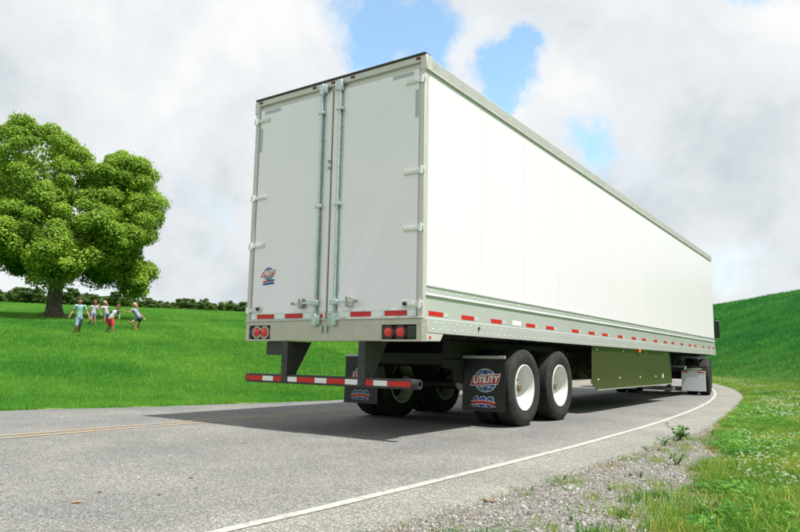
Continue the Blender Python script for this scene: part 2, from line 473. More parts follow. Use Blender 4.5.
def build_ground():
    xs = graded(-900, 700, -34, 22, .45, 1.09); ys = graded(-400, 1000, -9, 34, .45, 1.09)
    # extra-fine columns round the near shoulder
    xs = np.unique(np.concatenate([xs, np.arange(3.4, 7.2, .09)])); ys = np.unique(np.concatenate([ys, np.arange(-5, 6, .12)]))
    X, Y = np.meshgrid(xs, ys); Z = terrain(X, Y); nx, ny = len(xs), len(ys)
    V = np.stack([X.ravel(), Y.ravel(), Z.ravel()], 1)
    i = np.arange(nx*ny).reshape(ny, nx)
    F = np.stack([i[:-1, :-1].ravel(), i[:-1, 1:].ravel(), i[1:, 1:].ravel(), i[1:, :-1].ravel()], 1)
    me = bpy.data.meshes.new('ground'); me.vertices.add(len(V)); me.vertices.foreach_set('co', V.ravel())
    me.loops.add(F.size); me.loops.foreach_set('vertex_index', F.ravel().astype(np.int32))
    me.polygons.add(len(F)); me.polygons.foreach_set('loop_start', (np.arange(len(F))*4).astype(np.int32))
    me.update(calc_edges=True); me.validate(); me.shade_smooth()
    gm = gravel_mask(V[:, 0], V[:, 1])
    off, s = road_off(V[:, 0], V[:, 1]); dr = -off-right_w(s); dl = off-left_w(s)
    st = np.clip((gravel_mask(V[:, 0]-.28, V[:, 1])+gravel_mask(V[:, 0]-.12, V[:, 1]))*.5, 0, 1)*.9
    st = np.maximum(st, np.clip(1-np.abs(dr)/.3, 0, 1)*.8); st = np.maximum(st, np.clip(1-np.abs(dl)/.12, 0, 1)*.7)
    for nm, a in (('gravel', gm), ('straw', st)):
        at = me.attributes.new(nm, 'FLOAT', 'POINT'); at.data.foreach_set('value', a.astype(np.float32))
    me.materials.append(ground_mat())
    o = bpy.data.objects.new('ground', me); col.objects.link(o)
    tag(o, 'green grassy ground rising to hills on both sides of the road', kind='structure'); return o
build_ground()

def asphalt_mat():
    m = bpy.data.materials.new('asphalt'); m.use_nodes = True
    nt = m.node_tree; N, Lk = nt.nodes.new, nt.links.new
    b = nt.nodes['Principled BSDF']; b.inputs['Roughness'].default_value = 0.88; b.inputs['Specular IOR Level'].default_value = 0.25
    g = N('ShaderNodeNewGeometry')
    def noise(s, det=5, ro=.6):
        n = N('ShaderNodeTexNoise'); n.inputs['Scale'].default_value = s; n.inputs['Detail'].default_value = det; n.inputs['Roughness'].default_value = ro
        Lk(g.outputs['Position'], n.inputs['Vector']); return n.outputs['Fac']
    def ramp(f, stops):
        r = N('ShaderNodeValToRGB'); Lk(f, r.inputs[0]); e = r.color_ramp.elements
        e[0].position, e[0].color = stops[0][0], (*stops[0][1], 1); e[1].position, e[1].color = stops[-1][0], (*stops[-1][1], 1)
        for p, c in stops[1:-1]: k = e.new(p); k.color = (*c, 1)
        return r.outputs[0]
    def mix(f, a, b2, mode='MIX'):
        x = N('ShaderNodeMixRGB'); x.blend_type = mode
        if isinstance(f, float): x.inputs[0].default_value = f
        else: Lk(f, x.inputs[0])
        Lk(a, x.inputs[1]); Lk(b2, x.inputs[2]); return x.outputs[0]
    vo = N('ShaderNodeTexVoronoi'); vo.inputs['Scale'].default_value = 95; Lk(g.outputs['Position'], vo.inputs['Vector'])
    sep = N('ShaderNodeSeparateColor'); Lk(vo.outputs['Color'], sep.inputs[0])
    stones = ramp(sep.outputs[0], [(0, (.13, .129, .124)), (.35, (.185, .182, .17)), (.7, (.235, .231, .218)), (1, (.33, .325, .31))])
    gap = ramp(vo.outputs['Distance'], [(.25, (1, 1, 1)), (.75, (.60, .60, .60))])
    base = mix(1.0, stones, gap, 'MULTIPLY')
    blot = ramp(noise(.9, 6, .62), [(.3, (.80, .80, .81)), (.7, (1.16, 1.15, 1.12))])
    base = mix(1.0, base, blot, 'MULTIPLY')
    at = N('ShaderNodeAttribute'); at.attribute_name = 'off'      # metres left of the edge line
    # worn wheel tracks are a shade darker and smoother, the strip outside the line is paler
    r1 = N('ShaderNodeMapRange'); Lk(at.outputs['Fac'], r1.inputs['Value']); r1.inputs['From Min'].default_value = -1; r1.inputs['From Max'].default_value = 9
    tone = ramp(r1.outputs[0], [(0, (1.06, 1.06, 1.0)), (.095, (1.07, 1.07, 1.0)), (.108, (1.0, 1.0, .99)), (.2, (.90, .90, .91)), (.26, (1.0, 1, 1)), (.36, (.88, .88, .89)), (.44, (.98, .98, .97)), (.55, (1.02, 1.02, 1.0)), (.64, (.9, .9, .92)), (.9, (1, 1, 1))])
    base = mix(1.0, base, tone, 'MULTIPLY')
    base = mix(1.0, base, ramp(noise(240, 2, .5), [(.3, (.87, .87, .87)), (.7, (1.13, 1.13, 1.12))]), 'MULTIPLY')
    fz = N('ShaderNodeVectorMath'); fz.operation = 'SCALE'; Lk(base, fz.inputs[0]); fz.inputs['Scale'].default_value = 1.2
    Lk(fz.outputs[0], b.inputs['Base Color'])
    bp = N('ShaderNodeBump'); bp.inputs['Strength'].default_value = .35; bp.inputs['Distance'].default_value = .005
    Lk(vo.outputs['Distance'], bp.inputs['Height']); bp.invert = True; Lk(bp.outputs[0], b.inputs['Normal'])
    return m

def strip(name, m, s0, s1, ds, lo, hi, z, n_across=1, skirt=False, jag=0.0):
    ss = np.arange(s0, s1, ds); V = []; F = []; O = []
    for s in ss:
        a, b2 = lo(s), hi(s)
        if jag:
            a += (vnoise(s, 0, .35, 21)-.5)*jag+(vnoise(s, 0, .09, 22)-.5)*jag*.6
            b2 += (vnoise(s, 3, .4, 23)-.5)*jag+(vnoise(s, 3, .1, 24)-.5)*jag*.6
        offs = list(np.linspace(a, b2, n_across+1))
        row = [(o, z) for o in offs]
        if skirt: row = [(offs[0]-.05, z-.09), (offs[0]-.012, z-.012)]+row+[(offs[-1]+.012, z-.012), (offs[-1]+.04, z-.09)]
        for o, zz in row:
            p = road_pt(s, o); V.append((p[0], p[1], zz)); O.append(o)
    k = len(V)//len(ss)
    for i in range(len(ss)-1):
        F += [(i*k+j, i*k+j+1, (i+1)*k+j+1, (i+1)*k+j) for j in range(k-1)]
    me = bpy.data.meshes.new(name); me.from_pydata(V, [], F); me.materials.append(m)
    at = me.attributes.new('off', 'FLOAT', 'POINT'); at.data.foreach_set('value', np.array(O, np.float32))
    fix_normals(me); me.shade_smooth()
    if sum(p.normal.z for p in me.polygons[:400]) < 0: me.flip_normals()
    o = bpy.data.objects.new(name, me); col.objects.link(o); return o

def build_road():
    A = asphalt_mat()
    o = strip('road', A, -60, 160, .12, lambda s: -right_w(s), lambda s: left_w(s), 0.0, 8, True, .06)
    tag(o, 'grey asphalt road curving left under the trailer', kind='structure')
    def paint(name, c, wear, base=(.25, .245, .23), s=14):
        m = bpy.data.materials.new(name); m.use_nodes = True; nt = m.node_tree; N, Lk = nt.nodes.new, nt.links.new
        b = nt.nodes['Principled BSDF']; b.inputs['Roughness'].default_value = .75
        g = N('ShaderNodeNewGeometry'); n = N('ShaderNodeTexNoise'); n.inputs['Scale'].default_value = s; n.inputs['Detail'].default_value = 8; n.inputs['Roughness'].default_value = .75
        Lk(g.outputs['Position'], n.inputs['Vector']); r = N('ShaderNodeValToRGB'); Lk(n.outputs['Fac'], r.inputs[0])
        e = r.color_ramp.elements; e[0].position = wear; e[0].color = (*base, 1); e[1].position = wear+.13; e[1].color = (*c, 1)
        Lk(r.outputs[0], b.inputs['Base Color']); return m
    w = strip('edge_line', paint('worn_white_paint', (.43, .425, .375), .38), -60, 120, .12, lambda s: -.037, lambda s: .037, .004, 1, False, .012)
    tag(w, 'white painted line along the right edge of the road', kind='structure')
    y = paint('worn_yellow_paint', (.38, .235, .10), .45, base=(.24, .23, .21), s=5)
    for k, (a, b2) in enumerate(((4.42, 4.52), (4.64, 4.74))):
        l = strip('centre_line', y, -60, 120, .15, lambda s, a=a: a, lambda s, b2=b2: b2, .004, 1, False, .02)
        tag(l, 'faded yellow painted centre line on the asphalt, %s of the pair' % ('nearer' if k == 0 else 'farther'), kind='structure')
build_road()

# ------------------------------------------------------------------ trailer
W, L, H = 2.59, 16.15, 4.12
TR = root('semi_trailer', 'long white box semi-trailer with closed double rear doors driving round the bend', 'trailer', (W/2, 8.0, 0))

def text_mesh(txt, size, mat_, shear=0.0, offset=0.0, extrude=0.0015, space=1.0):
    cu = bpy.data.curves.new('lettering', 'FONT'); cu.body = txt; cu.size = size; cu.align_x = 'CENTER'; cu.align_y = 'CENTER'
    cu.shear = shear; cu.offset = offset; cu.extrude = extrude; cu.space_character = space; cu.resolution_u = 4
    o = bpy.data.objects.new('lettering_tmp', cu); col.objects.link(o)
    dg = bpy.context.evaluated_depsgraph_get(); me = bpy.data.meshes.new_from_object(o.evaluated_get(dg))
    bpy.data.objects.remove(o); me.name = 'lettering'; me.materials.clear(); me.materials.append(mat_); return me

def emblem(parent, cx, y, cz, w, full=True):
    """globe with slanted banner; flat layers proud of a surface that faces -y"""
    rx, rz = w*.36, w*.33
    def ell(a, b, n=40): return [(cx+a*math.cos(2*math.pi*i/n), cz+b*math.sin(2*math.pi*i/n)) for i in range(n)]
    part('emblem_edge', MB().prism(ell(rx+w*.022, rz+w*.022), 1, y-.002, y), M['emwhite'], parent)
    part('emblem_globe', MB().prism(ell(rx, rz), 1, y-.004, y-.0021), M['blue'], parent)
    g = MB()
    for k in (-.42, .42):                                   # meridians
        pts = []
        for i in range(13):
            t = -math.pi/2+math.pi*i/12; pts.append((cx+rx*k*math.cos(t), cz+rz*math.sin(t)))
        for (a, b) in zip(pts[:-1], pts[1:]):
            g.prism([(a[0]-w*.009, a[1]), (a[0]+w*.009, a[1]), (b[0]+w*.009, b[1]), (b[0]-w*.009, b[1])], 1, y-.0052, y-.0041)
    for k in (-.62, .62):                                   # parallels
        hw = rx*math.sqrt(1-k*k); zc = cz+rz*k
        pts = [(cx-hw+2*hw*i/10, zc+(1 if k > 0 else -1)*(-.05*w*(1-(2*i/10-1)**2)+.02*w)) for i in range(11)]
        for (a, b) in zip(pts[:-1], pts[1:]):
            g.prism([(a[0], a[1]-w*.009), (b[0], b[1]-w*.009), (b[0], b[1]+w*.009), (a[0], a[1]+w*.009)], 1, y-.0058, y-.0053)
    part('emblem_grid', g, M['emwhite'], parent, kind='stuff')
    def ban(e):
        return [(cx-w*.5-e, cz-w*.16-e*.7), (cx-w*.44+w*.03, cz+w*.105+e), (cx+w*.5+e, cz+w*.19+e), (cx+w*.42, cz-w*.085-e)]
    part('emblem_banner_edge', MB().prism(ban(w*.025), 1, y-.0075, y-.0060), M['emwhite'], parent)
    part('emblem_banner', MB().prism(ban(0), 1, y-.0092, y-.0076), M['emred'], parent)
    me = text_mesh('UTILITY', w*.255, M['emwhite'], .25, w*.013, .0008, .95)
    inst('lettering', me, (cx, y-.0102, cz+w*.012), parent, (R(90), R(-4.6), 0))

def emblem_small_door(parent, cx, y, cz, w):
    part('sticker_bar', MB().prism([(cx-w*.5, cz-.012), (cx-w*.5, cz+.006), (cx+w*.05, cz+.016), (cx+w*.05, cz-.006)], 1, y-.002, y), M['emred'], parent)
    part('sticker_bar', MB().prism([(cx+w*.07, cz-.006), (cx+w*.07, cz+.016), (cx+w*.5, cz+.026), (cx+w*.5, cz)], 1, y-.002, y), M['blue'], parent)
    part('sticker_bar', MB().prism([(cx-w*.5, cz-.046), (cx-w*.5, cz-.02), (cx+w*.5, cz-.008), (cx+w*.5, cz-.036)], 1, y-.002, y), M['blue'], parent)

def emblem_100(parent, cx, y, cz, w):
    def digits(e, y0, y1, m_):
        g = MB(); sh = .14; t = w*.062+e; hh = w*.215+e
        def S(px, pz): return (cx+px+sh*pz, cz+pz)
        x1 = -w*.34                                        # the one: stem, flag and foot
        g.prism([S(x1-t, -hh), S(x1+t, -hh), S(x1+t, hh), S(x1-t*.2, hh), S(x1-w*.11-e, hh*.62-e), S(x1-w*.085-e*.5, hh*.40-e), S(x1-t, hh*.56-e)], 1, y0, y1)
        for xc in (-w*.035, w*.30):                        # the noughts
            n = 28; ao, bo = w*.158+e, hh; ai, bi = max(w*.052-e, .004), max(hh-w*.115-2*e, .01)
            vs = []
            for yy in (y0, y1):
                for (aa, bb) in ((ao, bo), (ai, bi)):
                    for i in range(n):
                        q = 2*math.pi*i/n; p = S(xc+aa*math.copysign(abs(math.cos(q))**.8, math.cos(q)), bb*math.copysign(abs(math.sin(q))**.8, math.sin(q))); vs.append((p[0], yy, p[1]))
            fs = []
            for i in range(n):
                j = (i+1) % n
                fs += [(i, j, n+j, n+i), (2*n+i, 3*n+i, 3*n+j, 2*n+j), (i, 2*n+i, 2*n+j, j), (n+i, n+j, 3*n+j, 3*n+i)]
            g.add(vs, fs)
        part('lettering', g, m_, parent)
    digits(w*.022, y-.0020, y-.0004, M['emwhite']); digits(0, y-.0040, y-.0021, M['blue'])
    def rib(e, y0, y1, m_, nm):
        p = [(cx-w*.56-e, cz-w*.12-e), (cx-w*.48, cz-w*.06), (cx-w*.54-e, cz+w*.01+e), (cx-w*.3, cz+w*.03+e), (cx, cz+w*.06+e), (cx+w*.3, cz+w*.03+e),
             (cx+w*.56+e, cz-w*.02+e), (cx+w*.48, cz-w*.09), (cx+w*.54+e, cz-w*.17-e), (cx+w*.28, cz-w*.075-e), (cx, cz-w*.045-e), (cx-w*.28, cz-w*.075-e)]
        part(nm, MB().prism(p, 1, y0, y1), m_, parent)
    rib(w*.018, y-.0062, y-.0044, M['emwhite'], 'ribbon_edge'); rib(0, y-.0080, y-.0064, M['emred'], 'ribbon')

def build_trailer():
    P = TR
    # ---- box: right wall of panels, left wall, roof, front, floor
    part('side_wall', MB().box(2.53, 2.562, .1, L-.06, 1.27, 3.97), M['alu_dull'], P)
    n = 13; y0, y1 = .075, L-.03; w = (y1-y0)/n
    pm, _ = mesh_of('side_panel', MB().box(-.0065, .0065, -w/2+.0015, w/2-.0015, -1.185, 1.185), M['white'])
    for i in range(n):
        o = inst('side_panel', pm, (2.5715, y0+w*(i+.5), 2.775), P)
        o.rotation_euler = (0, 0, random.uniform(-.0006, .0006))
    part('side_wall', MB().box(.012, .05, .1, L-.06, 1.1, 3.97), M['white'], P)
    part('front_wall', MB().box(.03, W-.03, L-.05, L-.001, 1.12, 4.06), M['white'], P, .02)
    part('roof', MB().box(.03, W-.03, .03, L-.03, 4.065, 4.105), M['white'], P, .01)
    part('floor', MB().box(.06, 2.52, .12, L-.06, 1.16, 1.26), M['floor'], P)
    for sx in (0, 1):
        m = lambda a, b: (a, b) if sx else (W-b, W-a)
        x0, x1 = m(2.545, 2.594)
        part('top_rail', MB().box(x0, x1, .03, L-.002, 3.955, 4.095), M['alu_dull'], P, .008)
        x0, x1 = m(2.58, 2.600)
        part('rail_lip', MB().box(x0, x1, .075, L-.01, 3.945, 3.962), M['post'], P, .003)
        x0, x1 = m(2.540, 2.583)
        if sx:
            part('upper_band', MB().box(x0, x1, .06, L-.01, 1.515, 1.625), M['alu'], P, .006)
            part('band_lip', MB().prism([(2.555, 1.495), (2.606, 1.500), (2.606, 1.512), (2.578, 1.535), (2.555, 1.535)], 1, .062, L-.008), M['alu'], P, .003)
            part('band_lip', MB().box(2.556, 2.592, .062, L-.009, 1.598, 1.612), M['alu'], P, .003)
            part('scuff_band', MB().box(2.535, 2.589, .061, L-.011, 1.265, 1.505), M['alu'], P, .004)
        x0, x1 = m(2.525, 2.597)
        part('bottom_rail', MB().box(x0, x1, .09, L-.004, 1.118, 1.272), M['alu'], P, .005)
    rv = MB()
    for i in range(int((L-.3)/.155)):
        y = .2+i*.155
        for z in (1.158, 1.225):
            rv.lathe([(.0001, .008), (.006, .005), (.010, 0)], (2.597, y+(.05 if z > 1.2 else 0), z), 0, 8)
        if i % 2 == 0: rv.lathe([(.0001, .007), (.006, .004), (.009, 0)], (2.583, y, 1.565), 0, 8)
    part('rivets', rv, M['tape'], P, kind='stuff')
    rv = MB()
    for i in range(int((L-.3)/.3)):
        rv.lathe([(.0001, .006), (.007, .005), (.010, 0)], (2.594, .2+i*.3, 4.03), 0, 7)
    part('rivets', rv, M['alu_dull'], P, kind='stuff')
    # ---- side conspicuity tape
    for c in (.27, .96, 1.68, 2.7, 3.38, 4.4, 5.15, 5.84, 6.72, 7.6, 8.32, 9.23, 10.09, 10.8, 11.73, 12.63, 13.3, 14.36, 15.14, 15.85):
        part('red_tape', MB().box(2.5893, 2.5915, c-.145, c+.145, 1.297, 1.345), M['red'], P)
        part('white_tape', MB().box(2.5893, 2.5912, c+.17, c+.25, 1.300, 1.341), M['tape'], P)
    part('white_tape', MB().box(2.5893, 2.5912, 2.13, 2.4, 1.30, 1.36), M['tape_w'], P)
    part('marker_lamp', MB().box(2.597, 2.612, 1.19, 1.215, 1.19, 1.23), M['dark'], P)
    # ---- rear frame
    for sx in (0, 1):
        x0, x1 = (0.0, .062) if not sx else (2.528, W)
        part('corner_post', MB().box(x0, x1, 0.002, .085, 1.04, 4.03), M['post'], P, .008)
        x0, x1 = (.062, .078) if not sx else (2.512, 2.528)
        part('post_channel', MB().box(x0, x1, .02, .08, 1.27, 4.02), M['alu_dull'], P)
    part('header', MB().box(0.0, W, 0.0, .09, 4.032, 4.105), M['post'], P, .006)
    part('header_cap', MB().box(-.004, W+.004, -.014, .1, 4.106, 4.128), M['dark'], P, .004)
    part('inner_header', MB().box(.05, 2.54, .03, .085, 3.985, 4.034), M['alu_dull'], P)
    for x in (.085, 1.0, 1.295, 1.59, 2.5):
        part('clearance_lamp', MB().box(x-.027, x+.027, -.012, .004, 4.06, 4.088), M['darkred'], P, .006)
    for sx, x0, x1 in ((0, -.02, .06), (1, 2.53, 2.612)):
        part('corner_cap', MB().box(min(x0, x1), max(x0, x1), -.004, .11, 3.93, 4.104), M['post'], P, .012)
    # sill with a light pocket at each end
    S = MB()
    S.box(.44, 2.07, -.004, .10, 1.03, 1.262); S.box(0.0, .44, -.002, .10, 1.215, 1.263); S.box(2.07, W, -.002, .10, 1.20, 1.261)
    S.box(0.0, .44, -.003, .10, 1.028, 1.052); S.box(2.07, W, -.003, .10, 1.026, 1.046); S.box(2.52, W+.001, -.001, .10, 1.046, 1.2)
    S.box(.425, .4405, -.0035, .02, 1.052, 1.215); S.box(2.0695, 2.085, -.0035, .02, 1.046, 1.2)
    part('rear_sill', S, M['sill'], P, .004)
    part('sill_step', MB().box(-.006, W+.006, -.018, .02, 1.262, 1.277), M['alu_dull'], P, .004)
    for (a, b, z0, z1, lamps, blk) in ((.005, .4245, 1.052, 1.2148, (.195, .325), (.02, .11)), (2.0852, 2.52, 1.046, 1.1998, (2.165, 2.32), (2.40, 2.505))):
        part('lamp_pocket', MB().box(a, b, .045, .06, z0, z1), M['dark'], P)
        for x in lamps:
            g = part('lamp_bezel', MB().lathe([(.058, .03), (.075, .03), (.078, .05), (.058, .05)], (x, -.030, (z0+z1)/2), 1, 28, True), M['sill'] if x < 1 else M['dark'], P)
            part('tail_lamp', MB().lathe([(.0001, 0), (.03, .003), (.05, .012), (.058, .03), (.058, .05)], (x, -.012, (z0+z1)/2), 1, 28), M['redlens'], g)
        part('connector_block', MB().box(blk[0], blk[1], .008, .045, z0+.012, z1-.012), M['guard'], P, .006)
        for z in (z0+.04, z1-.04):
            part('bolt', MB().lathe([(.0001, -.008), (.007, -.007), (.008, 0)], ((blk[0]+blk[1])/2, .007, z), 1, 8), M['dark'], P)
    part('corner_bracket', MB().prism([(.086, 1.03), (.36, 1.036), (.42, 1.116), (.086, 1.116)], 0, 2.545, 2.5925), M['post'], P, .004)
    part('side_marker_lamp', MB().lathe([(.0001, .012), (.012, .010), (.017, 0)], (2.5925, .15, 1.073), 0, 14), M['redlens'], P)
    # ---- doors
    for side in (0, 1):
        X = (lambda x: x) if side == 0 else (lambda x: W-x)
        def bx(a, b, *r): a, b = X(a), X(b); return MB().box(min(a, b), max(a, b), *r)
        D = part('door', bx(.08, 1.279, .012, .06, 1.281, 3.985), M['door'], P, .006)
        part('door_seal', bx(1.279, 1.2885, .016, .055, 1.285, 3.98), M['sill'], D)
        part('door_seal', bx(.081, 1.275, .008, .0125, 3.965, 3.984), M['post'], D)
        part('bottom_trim', bx(.078, 1.277, .004, .0118, 1.280, 1.362), M['tape'], D, .002)
        for (z) in (3.83, 2.82, 2.205, 1.405):
            h = part('hinge', bx(.02, .255, -.006, .0118, z-.024, z+.024), M['hinge'], D, .004)
            part('hinge_knuckle', MB().cyl((X(.03), -.008, z-.042), (X(.03), -.008, z+.042), .019, n=12), M['hinge'], h)
            part('hinge_pad', bx(-.012, .066, -.012, .0018, z-.03, z+.03), M['hinge'], h, .004)
            for q in (.12, .17, .22):
                part('bolt', MB().lathe([(.0001, -.009), (.008, -.008), (.010, 0)], (X(q), -.006, z), 1, 8), M['hinge'], h)
        xr = 1.155
        r = part('lock_rod', MB().cyl((X(xr), -.028, 1.2), (X(xr), -.028, 4.075), .0165, n=14), M['galv'], D)
        part('rod_channel', bx(xr-.032, xr+.032, -.002, .0119, 1.37, 3.94), M['galv'], D, .003)
        part('rod_guide', bx(xr-.045, xr+.045, -.05, -.001, 2.565, 2.605), M['galv'], D, .006)
        part('rod_guide', bx(xr-.045, xr+.045, -.05, -.001, 3.70, 3.73), M['galv'], D, .006)
        for z in (3.955, 1.215):
            part('cam', bx(xr-.036, xr+.036, -.052, -.006, z-.02, z+.115), M['galv'], D, .01)
            part('cam_keeper', bx(xr+.037, xr+.075, -.045, -.006, z+.0, z+.10), M['galv'], D, .008)
        # swinging handle with its retainer
        k = -1
        hd = MB().box(min(X(xr+.02), X(.80)), max(X(xr+.02), X(.80)), -.052, -.040, 1.447, 1.473)
        h = part('handle', hd, M['galv'], D, .004)
        part('handle_grip', bx(.80, .86, -.058, -.036, 1.443, 1.478), M['hub'], h, .005)
        part('handle_hub', bx(xr-.06, xr+.05, -.06, -.012, 1.43, 1.49), M['galv'], h, .008)
        part('handle_retainer', bx(.925, .965, -.065, .0119, 1.40, 1.515), M['hub'], D, .006)
        part('handle_plate', bx(.89, 1.0, -.004, .0119, 1.41, 1.50), M['galv'], D, .004)
        # corner reflectors
        part('corner_reflector', bx(.155, .43, .0095, .0121, 3.905, 3.95), M['greytape'], D)
        part('corner_reflector', bx(.088, .128, .0095, .0121, 3.42, 3.73), M['greytape'], D)
        part('door_bumper', MB().lathe([(.0001, -.04), (.016, -.04), (.02, -.034), (.024, 0)], (X(.21), .004, 1.415), 1, 14), M['rubber'], D)
        part('bumper_plate', bx(.1, .26, .0, .0117, 1.38, 1.45), M['hinge'], D, .004)
        for (a, b, c) in ((.19, .475, 'red'), (.50, .635, 'white'), (.66, .94, 'red'), (.965, 1.09, 'white'), (.085, .17, 'white')):
            part(c+'_tape', bx(a, b, .0018, .0041, 1.293, 1.348), M['red'] if c == 'red' else M['tape_w'], D)
        part('red_tag', bx(1.215, 1.245, -.004, .004, 1.295, 1.335), M['red'], D)
        if side == 0:
            emblem(D, .345, .0118, 1.845, .24); emblem_small_door(D, .35, .0118, 1.752, .19)
            part('keeper', MB().box(1.262, 1.278, -.03, .01, 3.02, 3.05), M['galv'], D); part('keeper', MB().box(1.262, 1.278, -.03, .01, 3.10, 3.13), M['galv'], D)
    part('centre_keeper', MB().box(1.24, 1.262, -.03, -.0045, 1.12, 1.2), M['galv'], P, .004)
    part('centre_keeper', MB().box(1.315, 1.337, -.03, -.0045, 1.12, 1.2), M['galv'], P, .004)
    # ---- underride guard
    G = part('underride_guard', MB().box(.05, 2.47, .0, .10, .538, .642), M['guard'], P, .006)
    for (a, b, c) in ((.06, .33, 'red'), (.335, .51, 'white'), (.515, .64, 'red'), (.745, .89, 'white'), (.895, 1.16, 'red'), (1.165, 1.34, 'white'), (1.345, 1.60, 'red'), (1.605, 1.78, 'white'),
                      (1.885, 1.985, 'red'), (1.99, 2.17, 'white'), (2.175, 2.46, 'red')):
        part(c+'_tape', MB().box(a, b, -.0035, -.0005, .562, .618), M['redlens'] if False else M['red'] if c == 'red' else M['tape_w'], G)
    part('guard_end', MB().lathe([(.030, -.02), (.050, -.02), (.050, .09), (.030, .09)], (2.455, 0.05, .59), 0, 20, True), M['guard'], G)
    part('guard_end', MB().lathe([(.030, -.03), (.050, -.03), (.050, .02), (.030, .02)], (.065, 0.05, .59), 0, 20, True), M['guard'], G)
    for (a, b) in ((.645, .738), (1.785, 1.878)):
        p = MB()
        p.prism([(-.012, 1.026), (-.012, .55), (.12, .55), (.15, .66), (.40, 1.026)], 0, a, a+.012)
        p.prism([(-.012, 1.026), (-.012, .55), (.12, .55), (.15, .66), (.40, 1.026)], 0, b-.012, b)
        p.box(a+.012, b-.012, -.0125, .0, .545, 1.026); 
        p.prism([(.11, .552), (.122, .552), (.152, .66), (.40, 1.024), (.385, 1.024), (.14, .66)], 0, a+.012, b-.012)
        part('guard_post', p, M['guard'], G)
        part('bolt', MB().lathe([(.0001, -.010), (.009, -.009), (.011, 0)], ((a+b)/2, -.0125, .80), 1, 8), M['guard'], G)
    part('junction_box', MB().box(.31, .58, .06, .22, .865, 1.026), M['guard'], P, .01)
    # ---- running gear
    cm, _ = mesh_of('crossmember', MB().box(-1.21, 1.21, -.02, .02, -.004, .004).box(-1.21, 1.21, -.004, .004, -.05, -.004).box(-1.21, 1.21, -.02, .02, -.058, -.05), M['chassis'])
    for i in range(45): inst('crossmember', cm, (W/2, .35+i*.35, 1.13), P)
    for x in (.68, 1.91):
        part('slider_rail', MB().box(x-.05, x+.05, 1.62, 5.6, .86, 1.095), M['chassis'], P, .006)
        part('bogie_beam', MB().box(x-.085, x+.085, 1.66, 4.6, .74, .858), M['chassis'], P, .008)
    for y in (1.75, 3.2, 4.55): part('bogie_crossmember', MB().box(.73, 1.86, y-.06, y+.06, .78, .93), M['chassis'], P, .006)
    for y in (2.583, 3.828):
        part('axle', MB().cyl((.3, y, .5), (2.29, y, .5), .064, n=18), M['chassis'], P)
        for x in (.68, 1.91):
            part('hanger', MB().prism([(y-.72, .86), (y-.45, .86), (y-.52, .55), (y-.64, .55)], 0, x-.07, x+.07), M['chassis'], P)
            part('trailing_arm', MB().prism([(y-.6, .56), (y-.6, .64), (y+.1, .60), (y+.45, .58), (y+.45, .52), (y, .43)], 0, x-.045, x+.045), M['chassis'], P)
            part('air_spring', MB().lathe([(.0001, -.13), (.10, -.13), (.125, -.08), (.105, 0), (.125, .07), (.10, .12), (.0001, .12)], (x, y+.36, .715), 2, 20), M['rubber'], P)
            part('shock_absorber', MB().cyl((x-.12, y+.05, .45), (x-.1, y-.2, .9), .03, n=10), M['chassis'], P)
            part('brake_chamber', MB().cyl((x+(.16 if x < 1 else -.16), y-.28, .52), (x+(.16 if x < 1 else -.16), y-.08, .52), .085, n=16), M['hub'], P)
        for x in (.36, 2.23):
            part('brake_drum', MB().cyl((x-.1, y, .5), (x+.1, y, .5), .21, n=24), M['chassis'], P)
    part('air_tank', MB().capsule((.95, 5.0, .9), (1.65, 5.0, .9), .12, .12, 16), M['chassis'], P)
    # ---- wheels
    tread = []
    for k in (-.06, -.02, .02, .06):
        tread += [(.5, k-.0065), (.487, k-.0045), (.487, k+.0045), (.5, k+.0065)]
    prof = [(.287, -.098), (.335, -.126), (.40, -.1375), (.452, -.131), (.482, -.121), (.496, -.108)]+tread+[(.496, .108), (.482, .121), (.452, .131), (.443, .1325), (.438, .1365), (.40, .1375), (.345, .1285), (.335, .126), (.287, .098), (.27, .0)]
    global TYRE, RIM, HUB, NUT, CAP
    TYRE, _ = mesh_of('tyre', MB().lathe(prof, (0, 0, 0), 0, 64, True), M['rubber'], recenter=False)
    rimp = [(.272, -.115), (.300, -.118), (.302, -.104), (.286, -.098), (.272, -.05), (.272, .098), (.286, .101), (.302, .108), (.301, .120), (.290, .122), (.276, .108), (.262, .06), (.256, -.02), (.235, -.062), (.19, -.078), (.145, -.074), (.14, -.082), (.19, -.088), (.245, -.072), (.262, -.06)]
    RIM, _ = mesh_of('wheel', MB().lathe(rimp, (0, 0, 0), 0, 56, True), M['rim'], recenter=False)
    HUB, _ = mesh_of('hub', MB().lathe([(.15, -.09), (.15, -.07), (.115, -.062), (.105, -.03), (.088, .0), (.082, .03), (.0001, .032)], (0, 0, 0), 0, 28), M['hub'], recenter=False)
    CAP, _ = mesh_of('hub_cap', MB().lathe([(.05, .03), (.05, .046), (.042, .054), (.02, .056), (.0001, .056)], (0, 0, 0), 0, 24), M['hubcap'], recenter=False)
    nut = MB()
    for i in range(10):
        a = 2*math.pi*i/10; nut.cyl((-.078, .168*math.cos(a), .168*math.sin(a)), (-.045, .168*math.cos(a), .168*math.sin(a)), .015, n=6)
    NUT, _ = mesh_of('lug_nuts', nut, M['hub'], recenter=False)
    for y in (2.583, 3.828):
        for (x, outer, rz) in ((2.437, 1, 0), (2.105, 0, math.pi), (.153, 1, math.pi), (.485, 0, 0)):
            dual_wheel(P, (x, y, .5), rz, outer)
def dual_wheel(P, c, rz, outer):
    wv = inst('wheel', RIM, c, P, (random.uniform(0, 6), 0, rz))
    for nm, me in (('tyre', TYRE),)+((('hub', HUB), ('hub_cap', CAP), ('lug_nuts', NUT)) if outer else ()):
        o = bpy.data.objects.new(nm, me); col.objects.link(o); o.parent = wv
    return wv

